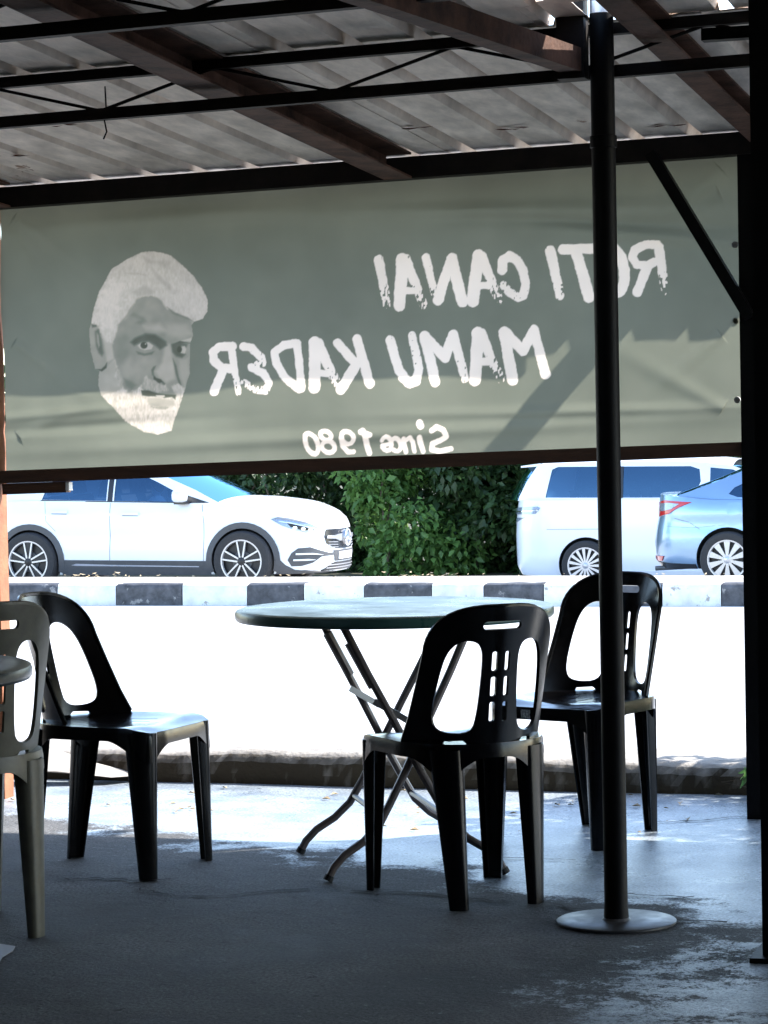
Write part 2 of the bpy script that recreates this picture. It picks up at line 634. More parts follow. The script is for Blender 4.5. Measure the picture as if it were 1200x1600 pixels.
def ribbon(name, pts, w, z, m, parent):
    v, f = [], []
    n = 0
    for (a, b), (c, d) in zip(pts, pts[1:]):
        for k in range(6):
            t = k / 6
            x = a + (c - a) * t + random.uniform(-.006, .006)
            y = b + (d - b) * t + random.uniform(-.012, .012)
            ww = w * random.uniform(0.25, 1.0)
            v += [(x, y - ww / 2, z), (x, y + ww / 2, z)]
            n += 1
    f = [(2 * i, 2 * i + 2, 2 * i + 3, 2 * i + 1) for i in range(n - 1)]
    o = link_mesh(name, v, f, m, parent)
    return o


for pts, w in (([(-3.05, 6.62), (-2.95, 6.66), (-2.83, 6.64), (-2.74, 6.68)], 0.022),
               ([(-2.78, 6.52), (-2.68, 6.45), (-2.55, 6.44), (-2.42, 6.55), (-2.30, 6.62)], 0.02),
               ([(-2.2, 6.60), (-2.0, 6.62), (-1.86, 6.56), (-1.72, 6.53)], 0.02),
               ([(-1.62, 6.53), (-1.48, 6.43), (-1.3, 6.37), (-1.1, 6.36)], 0.02)):
    ribbon('crack', pts, w, 0.004, M['crack'], fl)
for pts, w in (([(-1.66, 7.95), (-1.5, 8.02), (-1.42, 8.12), (-1.2, 8.13)], 0.02), ([(-2.0, 7.2), (-1.8, 7.22), (-1.7, 7.2)], 0.012),
               ([(-1.55, 6.72), (-1.4, 6.70), (-1.25, 6.69)], 0.014)):
    ribbon('crack', pts, w, 0.004, M['crack'], fl)
# rubber mat corner / paper scrap at the lower left
pv, pt = plate2d([(-3.02, 5.45), (-2.95, 5.62), (-2.81, 5.728), (-2.765, 5.715), (-2.745, 5.66), (-2.735, 5.58), (-2.705, 5.50), (-2.69, 5.42), (-2.74, 5.33), (-2.95, 5.3)], (), 0.05)
v3, f3 = thicken([(x, y, 0.006 + 0.003 * math.sin(30 * x)) for x, y in pv], pt, 0.002)
tag(link_mesh('paper_scrap', v3, f3, mat('grey scrap', (0.33, 0.34, 0.36), 0.5)), 'crumpled grey paper scrap lying on the dark floor at lower left', 'scrap')


# front kerb of the floor
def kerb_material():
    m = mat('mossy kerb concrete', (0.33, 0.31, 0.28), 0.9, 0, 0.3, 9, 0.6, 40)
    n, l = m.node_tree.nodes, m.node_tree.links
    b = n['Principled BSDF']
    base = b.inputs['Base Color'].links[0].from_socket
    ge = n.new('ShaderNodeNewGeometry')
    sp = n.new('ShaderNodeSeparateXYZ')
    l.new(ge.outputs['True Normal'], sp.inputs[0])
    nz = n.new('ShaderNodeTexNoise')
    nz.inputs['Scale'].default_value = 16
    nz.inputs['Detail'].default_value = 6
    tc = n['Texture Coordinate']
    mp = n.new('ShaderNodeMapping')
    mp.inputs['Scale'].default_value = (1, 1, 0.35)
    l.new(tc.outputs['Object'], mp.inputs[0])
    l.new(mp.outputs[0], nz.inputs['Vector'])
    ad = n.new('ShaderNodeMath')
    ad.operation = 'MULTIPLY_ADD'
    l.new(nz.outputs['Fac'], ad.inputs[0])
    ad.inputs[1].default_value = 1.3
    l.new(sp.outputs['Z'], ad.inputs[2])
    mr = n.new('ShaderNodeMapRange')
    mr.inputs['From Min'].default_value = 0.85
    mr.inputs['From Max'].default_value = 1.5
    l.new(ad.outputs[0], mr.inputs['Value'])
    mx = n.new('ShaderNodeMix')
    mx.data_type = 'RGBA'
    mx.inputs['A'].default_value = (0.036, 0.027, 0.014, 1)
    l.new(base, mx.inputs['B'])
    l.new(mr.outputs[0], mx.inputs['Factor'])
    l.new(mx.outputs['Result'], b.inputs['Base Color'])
    return m


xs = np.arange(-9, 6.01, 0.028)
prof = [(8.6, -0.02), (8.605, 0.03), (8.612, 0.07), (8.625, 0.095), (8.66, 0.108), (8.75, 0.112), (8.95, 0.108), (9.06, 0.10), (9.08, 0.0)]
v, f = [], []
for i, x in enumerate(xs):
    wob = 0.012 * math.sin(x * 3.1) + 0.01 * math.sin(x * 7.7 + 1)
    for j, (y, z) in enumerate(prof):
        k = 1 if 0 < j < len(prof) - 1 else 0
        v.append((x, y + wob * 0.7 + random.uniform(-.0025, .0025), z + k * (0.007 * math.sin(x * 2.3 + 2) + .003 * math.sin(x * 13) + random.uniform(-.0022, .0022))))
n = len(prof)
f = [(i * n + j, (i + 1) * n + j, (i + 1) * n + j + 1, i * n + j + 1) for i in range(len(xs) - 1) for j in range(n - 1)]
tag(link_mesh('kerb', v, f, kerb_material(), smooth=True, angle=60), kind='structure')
# broken concrete ramp at the left end
pv, pt = plate2d([(-5.6, 8.25), (-4.6, 8.3), (-4.0, 8.42), (-3.72, 8.5), (-3.65, 8.6), (-5.6, 8.6)], (), 0.08)
tag(link_mesh('concrete_ramp', [(x, y, 0.004 + 0.11 * min(1, max(0, (y - 8.28) / 0.32)) * min(1, (-3.6 - x) / .4) + random.uniform(0, .006)) for x, y in pv], pt, M['conc']), kind='structure')
# grit and small dry leaves on the sunlit strip
mb = MB()
for _ in range(70):
    x, y = random.uniform(-4, -1.3), random.uniform(7.6, 8.58)
    if y < 7.9 and random.random() < .5:
        continue
    s = random.uniform(.006, .022)
    a = random.uniform(0, 6.28)
    z = 0.004
    mb.add([(x + s * math.cos(a), y + s * math.sin(a), z), (x - s * .5 * math.sin(a), y + s * .5 * math.cos(a), z + s * .5),
            (x - s * math.cos(a), y - s * math.sin(a), z), (x + s * .5 * math.sin(a), y - s * .5 * math.cos(a), z + s * .3)], [(0, 1, 2, 3)])
tag(mb.build('dry_litter', M['litter']), 'scattered dry leaf bits and grit on the sunlit cement', kind='stuff')

# ---- median with black and white kerb blocks
med = sheet('median', np.linspace(-60, 40, 60), [(26.42, -0.36), (26.5, -0.342), (26.9, -0.335), (27.5, -0.34), (27.62, -0.36), (27.66, -0.6)],
            mat('dusty median concrete', (0.40, 0.37, 0.32), 0.95, 0, 0.35, 2.5, 0.6, 12), jitter=0.006)
tag(med, kind='structure')
BL = 0.66
KB = [-12.841, -12.062, -11.356, -10.579, -9.822, -9.178, -8.493, -7.747, -7.174, -6.532, -5.899, -5.281, -4.666, -4.065]
KB = [KB[0] - BL * k for k in range(12, 0, -1)] + KB + [KB[-1] + BL * k for k in range(1, 15)]
for i in range(len(KB) - 1):
    x0 = KB[i]
    mb = MB()
    w = KB[i + 1] - x0 - 0.012
    pr = [(26.20, -0.60), (26.205, -0.395), (26.215, -0.362), (26.24, -0.348), (26.30, -0.345), (26.425, -0.345), (26.43, -0.6)]
    nn = 5
    vv, ff = [], []
    for k in range(nn):
        x = x0 + w * k / (nn - 1)
        for y, z in pr:
            vv.append((x, y + random.uniform(-.004, .004), z + random.uniform(-.005, .005)))
    n = len(pr)
    ff = [(a * n + b, (a + 1) * n + b, (a + 1) * n + b + 1, a * n + b + 1) for a in range(nn - 1) for b in range(n - 1)]
    ff += [tuple(range(n)), tuple(reversed(range((nn - 1) * n, nn * n)))]
    mb.add(vv, ff)
    mb.build('kerb_block', M['paint_black'] if i % 2 == 0 else M['paint_white'], med, smooth=True, angle=50)
mb = MB()
for _ in range(110):
    x = random.choice([random.gauss(-8.0, .25), random.gauss(-12, .35), random.uniform(-14, -4)])
    y = random.uniform(26.6, 27.5)
    s = random.uniform(.012, .04)
    a, b = random.uniform(0, 6.28), random.uniform(-.5, 1)
    z = -.32 + abs(b) * s * .7
    mb.add([(x + s * math.cos(a), y + s * math.sin(a), z + s * b * .3), (x - s * .4 * math.sin(a), y + s * .4 * math.cos(a), z),
            (x - s * math.cos(a), y - s * math.sin(a), z + s * .5), (x + s * .4 * math.sin(a), y - s * .4 * math.cos(a), z)], [(0, 1, 2), (0, 2, 3)])
tag(mb.build('fallen_leaves', M['litter']), 'dry fallen leaves on top of the road median', kind='stuff')

# ================================================================== SHELTER
def T(x):
    return (x + 2.65) * 0.0213


def zroof(x, y):
    return 2.137 + T(x) + 0.05 * (8.16 - y)


shelter = empty('open_shelter', (-2.65, 8.16, 0))
tag(shelter, 'open sided zinc roofed shelter with dark steel trusses and rusty rafters above the tables', 'shelter')
SH = Vector((-2.65, 8.16, 0))


def sbuild(mb, name, m, label=None, parent=None, **k):
    if parent is None:
        mb.v = [(x - SH.x, y - SH.y, z - SH.z) for x, y, z in mb.v]
        o = mb.build(name, m, shelter, **k)
    else:
        mb.v = [(x - SH.x, y - SH.y, z - SH.z) for x, y, z in mb.v]
        o = mb.build(name, m, parent, **k)
    if label:
        o['label'] = label
    return o


def roof_sheet(x0, w, y0, y1, m, pitch=0.186, lift=0.0, label=None, dz=0.0):
    nr = int(round(w / pitch))
    ps = w / nr
    pr = []
    for k in range(nr):
        a = x0 + k * ps
        pr += [(a, 0), (a + ps * .12, .0012), (a + ps * .22, 0), (a + ps * .37, 0), (a + ps * .43, .040), (a + ps * .58, .040), (a + ps * .64, 0), (a + ps * .80, .0012)]
    pr.append((x0 + w + .03, 0))
    ys = np.linspace(y0, y1, 12)
    v = []
    for y in ys:
        bend = random.uniform(-.0008, .0008)
        for x, h in pr:
            v.append((x, y, zroof(x, y) + h + lift + bend + random.uniform(-.0004, .0004)))
    n = len(pr)
    f = [(i * n + j, i * n + j + 1, (i + 1) * n + j + 1, (i + 1) * n + j) for i in range(len(ys) - 1) for j in range(n - 1)]
    v, f = thicken(v, f, 0.0015)
    mb = MB().add(v, f)
    return sbuild(mb, 'roof_sheet', m, label, angle=20)


SW = 0.744
k = 0
x = -3.84 - SW * 3
while x < 2.4:
    right = x > -1.5
    y1 = 8.43 if right else 8.60 + random.uniform(-.01, .01)
    if x < -1.404 < x + SW:                                         # this sheet is cut round the pole that pokes through
        roof_sheet(x, SW, 6.37, y1, M['zinc'], lift=0.0025 * (k % 2))
        roof_sheet(x, SW, 3.4, 6.13, M['zinc'], lift=0.0025 * (k % 2))
        roof_sheet(x, -1.438 - x - .03, 6.11, 6.39, M['zinc'], lift=0.004)
        roof_sheet(-1.368, x + SW + 1.388, 6.11, 6.39, M['zinc'], lift=0.004)
    else:
        roof_sheet(x, SW, 3.4, y1, M['zinc'], lift=0.0025 * (k % 2))
    roof_sheet(x, SW, -3.2, 3.5, M['zinc'], lift=0.007 + 0.0025 * (k % 2))
    x += SW
    k += 1

# rafters, running front to back under the sheets
for rx in (-5.2, -3.895, -2.47, -1.275, -0.2, 0.95, 2.1):
    mb = MB()
    yb = 8.90 if abs(rx + 1.275) < .01 else 8.05
    w, h = (0.075, 0.062) if abs(rx + 1.275) < .01 else (0.095, 0.085)
    a, b = (rx, -3.1, zroof(rx, -3.1) - h / 2 - .004), (rx, yb, zroof(rx, yb) - h / 2 - .004)
    # an open channel: web and two flanges
    mb.bar((rx - w / 2 + .006, a[1], a[2]), (rx - w / 2 + .006, b[1], b[2]), .008, h)
    mb.bar((rx, a[1], a[2] + h / 2 - .004), (rx, b[1], b[2] + h / 2 - .004), w, .007)
    mb.bar((rx, a[1], a[2] - h / 2 + .004), (rx, b[1], b[2] - h / 2 + .004), w, .007)
    sbuild(mb, 'rafter', M['rust'], smooth=False)

# lattice purlin trusses, running left to right
for ty in (6.375, 5.36, 4.4, 3.4, 2.2, 1.0, -0.4, -1.8):
    xa, xb = -6.0, 2.4
    tr = MB()
    zt = lambda x: zroof(x, ty) - .022
    zb = lambda x: zroof(x, ty) - .128
    tr.bar((xa, ty, zt(xa)), (xb, ty, zt(xb)), .03, .028)
    o = sbuild(tr, 'truss', M['steel_dark'], smooth=False)
    bt = MB()
    bt.bar((xa, ty, zb(xa)), (xb, ty, zb(xb)), .03, .03)
    sbuild(bt, 'chord', M['steel_dark'], parent=o, smooth=False)
    x, P = -5.385, 0.652
    while x < 2.2:
        for p, q in (((x, ty, zb(x) + .01), (x + P / 2, ty, zt(x + P / 2) - .008)), ((x + P / 2, ty, zt(x + P / 2) - .008), (x + P, ty, zb(x + P) + .01))):
            wb = MB()
            wb.tube([p, q], .0048, 6)
            sbuild(wb, 'web_rod', M['steel_dark'], parent=o)
        x += P

# front beam, rails, posts, braces
mb = MB().box((-4.02, 8.085, 2.058), (-1.29, 8.15, 2.128), tilt=T)
sbuild(mb, 'front_beam', M['steel_dark'], smooth=False)
mb = MB().box((-1.286, 8.085, 2.058), (2.6, 8.15, 2.128), tilt=T)
sbuild(mb, 'front_beam', M['steel_dark'], smooth=False)
mb = MB().box((-6.0, 8.085, 2.058), (-4.025, 8.15, 2.128), tilt=T)
sbuild(mb, 'front_beam', M['steel_dark'], smooth=False)
mb = MB().box((-3.938, 8.10, 1.116), (-1.374, 8.148, 1.160), tilt=T)
sbuild(mb, 'bottom_rail', M['wood_rail'], 'brown timber rail along the bottom of the banner', smooth=False)
mb = MB().box((-3.930, 8.104, 1.078), (-3.69, 8.142, 1.1155), tilt=T)
mb.v = [(x, y, z - .0) for x, y, z in mb.v]
sbuild(mb, 'rail_offcut', M['wood_rail'], 'short brown timber end under the left of the rail', smooth=False)
mb = MB().box((-3.69, 8.10, 1.084), (-3.678, 8.13, 1.112), tilt=T)  # white piece stands in for light showing through a gap
sbuild(mb, 'gap_light', M['plate_white'], 'white piece painted as light in the gap at the short timber end', smooth=False)
mb = MB().box((-4.03, 8.10, -0.01), (-3.9445, 8.17, 2.045), tilt=None)
sbuild(mb, 'post', M['rust_orange'], 'rust orange post at the left end of the banner', smooth=False)
mb = MB().box((-1.372, 8.09, 0.0), (-1.30, 8.16, 2.085))
sbuild(mb, 'post', M['steel_black'], 'black square post at the right end of the banner', smooth=False)
mb = MB().bar((-1.640, 8.068, 2.10), (-1.335, 8.068, 1.575), .035, .055, (0, 1, 0))
sbuild(mb, 'brace', M['steel_black'], 'black diagonal brace at the top right corner of the banner', smooth=False)
mb = MB().box((-1.295, 8.118, 0.72), (2.55, 8.126, 2.06), tilt=T)  # unseen screen added to keep the sun off the right of the floor
sbuild(mb, 'shade_screen', M['wall'], smooth=False)
mb = MB().box((-0.976, 5.94, 0), (-0.872, 6.045, 2.26)).box((-1.0, 5.90, 0.0), (-0.85, 6.085, 0.012))
sbuild(mb, 'column', M['steel_black'], 'black square column at the right edge of the room', smooth=False)
mb = MB().box((-1.092, 5.97, 2.128), (-0.977, 6.01, 2.156))
sbuild(mb, 'bracket', M['steel_black'], smooth=False)
mb = MB().box((-1.515, 6.30, 2.105), (-1.445, 6.352, 2.34))
sbuild(mb, 'bracket', M['steel_dark'], smooth=False)
mb = MB().bar((-1.475, 6.33, 2.150), (-1.80, 4.1, 2.16), .055, .058)
sbuild(mb, 'cross_beam', M['rust'], 'rusty beam running from the centre post back over the room', smooth=False)
for px, py in ((-5.6, 5.0), (2.2, 6.0), (2.2, 1.0), (2.2, -3.0), (-5.6, 0.5)):
    mb = MB().box((px - .05, py - .05, 0), (px + .05, py + .05, zroof(px, py) - .13))
    sbuild(mb, 'column', M['steel_black'], smooth=False)
mb = MB().box((-6.2, -3.4, 0), (2.6, -3.25, 2.75))
sbuild(mb, 'back_wall', M['wall'], smooth=False)
mb = MB().box((2.45, -3.245, 0), (2.58, 5.2, 2.6))
sbuild(mb, 'side_wall', M['wall'], smooth=False)
mb = MB().box((-4.06, 8.598, 2.065), (-1.44, 8.612, 2.155), tilt=T)  # unseen board added to cast a straight shadow edge on the banner
sbuild(mb, 'shadow_board', M['wood_rail'], smooth=False)
mb = MB().box((-6.2, -3.245, 0), (-6.05, 8.0, 2.2))
sbuild(mb, 'side_wall', M['wall'], smooth=False)
mb = MB()
for x, y in ((-3.62, 7.55), (-3.40, 6.62), (-3.2, 7.1), (-2.0, 7.75), (-1.55, 7.9), (-2.26, 7.6)):
    for _ in range(5):
        xx, yy = x + random.uniform(-.05, .05), y + random.uniform(-.02, .02)
        s = random.uniform(.006, .02)
        z = zroof(xx, yy) - .006
        mb.add([(xx - 2 * s, yy, z), (xx, yy - s * .5, z - .004), (xx + 2 * s, yy, z), (xx, yy + s * .5, z - .001)], [(0, 1, 2, 3)])
o = sbuild(mb, 'rust_flake', M['rust_stain'])
# loose wire hanging from the truss
mb = MB().tube([(-2.765, 6.378, 2.17), (-2.763, 6.378, 2.11), (-2.768, 6.376, 2.08), (-2.763, 6.378, 2.05), (-2.77, 6.372, 2.030)], .0022, 6)
tag(mb.build('loose_wire', M['steel_black']), 'thin loose wire hanging down from the roof truss', 'wire')

# ---- free pole on a round plate
post = empty('steel_pole', (-1.404, 6.32, 0))
tag(post, 'round black steel pole on a flat disc base in front of the banner', 'pole')
MB().lathe([(0.032, 0.009), (0.0295, 0.05), (0.0295, 0.9), (0.0300, 1.2), (0.0300, 2.262)], 20).build('pole_tube', M['steel_black'], post)
MB().lathe([(0.0285, 2.2615), (0.0285, 2.60), (0.0, 2.61)], 20).build('glint_top', M['strap'], post)  # bright metal put on the pole top for the sun glint
MB().lathe([(0.0, 0.0005), (0.148, 0.0005), (0.150, 0.003), (0.150, 0.007), (0.147, 0.0088), (0.036, 0.0088), (0.033, 0.013), (0.030, 0.016), (0.0, 0.016)], 48).build('base_plate', M['galv'], post)
MB().lathe([(0.0302, 1.93), (0.0335, 1.932), (0.0335, 1.96), (0.0302, 1.962)], 20).build('collar', M['steel_black'], post)

# ================================================================== BANNER
# print measured in millimetres on the cloth, seen from the back: (half width, dryness, centre line)
STROKES=[
  (16.8,1,[(1357.3,654.3),(1381.9,503.9)]),
  (20.6,0,[(1436.3,653.1),(1425.0,501.6)]),
  (16.8,1,[(1447.3,652.4),(1480.4,570.1),(1508.2,498.8)]),
  (12.2,0,[(1429.7,550.3),(1480.0,547.5)]),
  (14.0,1,[(1515.8,653.5),(1535.2,575.7),(1554.0,509.3)]),
  (17.8,0,[(1559.5,511.6),(1580.8,581.8),(1603.7,643.0)]),
  (18.7,0,[(1603.8,644.8),(1640.9,501.9)]),
  (20.6,0,[(1694.1,648.9),(1675.2,502.7)]),
  (16.8,1,[(1704.9,645.6),(1734.1,573.0),(1761.4,500.5)]),
  (12.2,0,[(1679.7,553.6),(1729.2,550.7)]),
  (15.9,0.4,[(1774.0,598.3),(1775.4,629.3),(1798.0,641.7),(1822.7,628.2),(1841.7,592.6),(1849.8,549.0),(1842.0,510.7),(1822.3,505.8),(1795.8,524.5),(1776.6,548.0)]),
  (16.8,0.6,[(1933.3,650.7),(1962.5,504.8)]),
  (15.9,0,[(1974.0,653.4),(2072.3,649.1)]),
  (18.7,0,[(2019.5,642.1),(2059.1,494.3)]),
  (17.8,0,[(2177.5,572.9),(2178.0,551.8),(2175.1,532.8),(2169.0,517.5),(2160.2,507.3),(2149.6,503.1),(2138.0,505.4),(2126.6,513.8),(2116.2,527.7),(2107.9,545.9),(2102.4,566.6),(2100.1,588.1),(2101.3,608.5),(2105.9,625.8),(2113.5,638.7),(2123.3,645.9),(2134.5,646.8),(2146.1,641.3),(2157.2,630.0),(2166.6,613.8),(2173.5,594.2),(2177.5,572.9)]),
  (15.9,1,[(2292.8,639.0),(2309.4,495.7)]),
  (14.0,0,[(2286.1,647.9),(2246.4,650.3),(2213.3,637.1),(2204.2,613.8),(2219.4,589.1),(2253.9,582.0),(2275.7,592.6)]),
  (15.9,0,[(2252.1,577.0),(2217.9,500.8)]),
  (16.8,0.4,[(1391.5,389.5),(1418.0,289.1),(1446.6,246.6),(1474.2,254.1),(1485.9,290.3),(1467.9,400.5)]),
  (15.9,0,[(1428.6,266.7),(1451.1,243.8),(1474.1,251.5)]),
  (17.8,0,[(1509.9,395.7),(1539.8,245.9)]),
  (16.8,0,[(1513.5,393.8),(1575.8,322.7),(1606.3,396.0)]),
  (16.8,0.4,[(1606.2,394.3),(1643.4,252.4)]),
  (20.6,0,[(1689.4,397.8),(1677.5,244.8)]),
  (16.8,1,[(1700.2,396.4),(1729.4,322.1),(1765.7,245.9)]),
  (12.2,0,[(1680.5,305.4),(1729.0,303.1)]),
  (18.7,0,[(1777.4,395.9),(1806.7,240.6)]),
  (16.8,0,[(1782.7,393.9),(1840.5,332.2),(1877.3,397.6)]),
  (15.9,0,[(1877.4,399.4),(1915.5,251.1)]),
  (13.5,0.7,[(827.8,398.7),(851.8,241.6)]),
  (15.0,0,[(833.9,396.9),(785.6,397.9),(762.9,380.4),(766.9,353.0),(795.5,326.5),(826.1,322.9)]),
  (15.7,0,[(801.5,322.6),(767.6,249.6)]),
  (14.2,1,[(873.5,395.0),(900.1,389.4),(935.1,354.8),(937.7,336.2),(902.6,327.9)]),
  (14.2,1,[(898.7,323.8),(940.0,301.8),(959.1,268.9),(946.3,243.1),(910.0,249.0),(870.9,275.1)]),
  (14.2,0,[(1059.3,394.2),(1073.4,244.5)]),
  (14.2,0,[(1059.4,397.1),(1014.0,392.2),(981.0,371.1),(984.7,333.9),(1015.4,284.1),(1065.9,243.4)]),
  (20.9,0,[(1121.7,395.3),(1120.1,246.6)]),
  (18.0,0.8,[(1135.2,391.8),(1166.6,319.5),(1209.7,239.8)]),
  (10.5,0,[(1124.9,296.7),(1166.0,289.9)]),
  (17.2,0,[(1274.0,398.9),(1314.0,252.0)]),
  (15.7,0,[(1203.9,389.8),(1265.0,320.5)]),
  (18.0,0,[(1269.3,314.6),(1212.6,235.4)]),
  (7.5,0,[(1127.4,59.1),(1130.3,46.7),(1129.9,36.1),(1126.4,28.7),(1120.2,25.5),(1112.1,26.9),(1103.2,32.9),(1094.8,42.4),(1087.9,54.4),(1083.5,67.1),(1082.2,78.8),(1084.2,88.0),(1089.2,93.4),(1096.5,94.3),(1105.1,90.5),(1113.9,82.6),(1121.7,71.7),(1127.4,59.1)]),
  (6.7,0,[(1172.1,84.3),(1171.5,77.1),(1166.8,71.7),(1159.3,69.3),(1150.6,70.6),(1142.7,75.1),(1137.4,82.0),(1136.0,89.5),(1138.8,96.0),(1145.0,100.0),(1153.4,100.5),(1161.9,97.5),(1168.7,91.7),(1172.1,84.3)]),
  (7.1,0,[(1187.8,46.2),(1186.9,37.3),(1181.1,30.7),(1171.7,27.8),(1160.8,29.3),(1151.0,34.9),(1144.4,43.2),(1142.7,52.5),(1146.1,60.5),(1154.0,65.4),(1164.5,66.1),(1175.1,62.4),(1183.5,55.2),(1187.8,46.2)]),
  (7.1,0,[(1249.5,74.2),(1249.0,64.4),(1243.8,57.0),(1235.2,53.7),(1225.1,55.3),(1215.7,61.4),(1209.4,70.7),(1207.5,80.9),(1210.4,89.8),(1217.5,95.3),(1227.2,96.1),(1237.2,92.1),(1245.3,84.2),(1249.5,74.2)]),
  (7.5,0,[(1206.3,75.9),(1214.7,48.7),(1235.1,26.7),(1253.8,27.4)]),
  (9.0,0,[(1275.2,92.2),(1304.6,80.5)]),
  (9.0,0,[(1282.7,95.5),(1309.3,21.1)]),
  (7.1,0,[(1350.1,61.8),(1354.4,69.3),(1361.7,72.5),(1370.2,70.6),(1378.2,64.2),(1383.8,54.5),(1385.8,43.8),(1383.8,34.5),(1378.1,28.5),(1370.2,27.3),(1361.6,31.1),(1354.4,39.1)]),
  (6.0,0,[(1352.7,44.8),(1383.8,49.2)]),
  (7.1,0,[(1382.6,56.3),(1386.6,63.0),(1393.2,66.2),(1401.1,65.3),(1408.7,60.5),(1414.7,52.7),(1417.8,43.4),(1417.4,34.5),(1413.6,27.6),(1407.2,24.1),(1399.4,24.7),(1391.6,29.2)]),
  (7.5,0,[(1424.6,63.1),(1436.2,20.5)]),
  (6.7,0,[(1428.1,54.5),(1446.7,66.4),(1458.9,51.9),(1465.6,20.8)]),
  (8.2,0,[(1479.6,65.1),(1494.8,19.7)]),
  (12.7,0,[(1482.0,112.0),(1484.8,104.2)]),
  (8.2,0,[(1521.0,85.9),(1540.2,97.7),(1561.8,87.8),(1573.0,64.3),(1552.4,53.2),(1526.7,43.7),(1524.2,24.2),(1551.7,17.6),(1589.7,24.5)]),
]
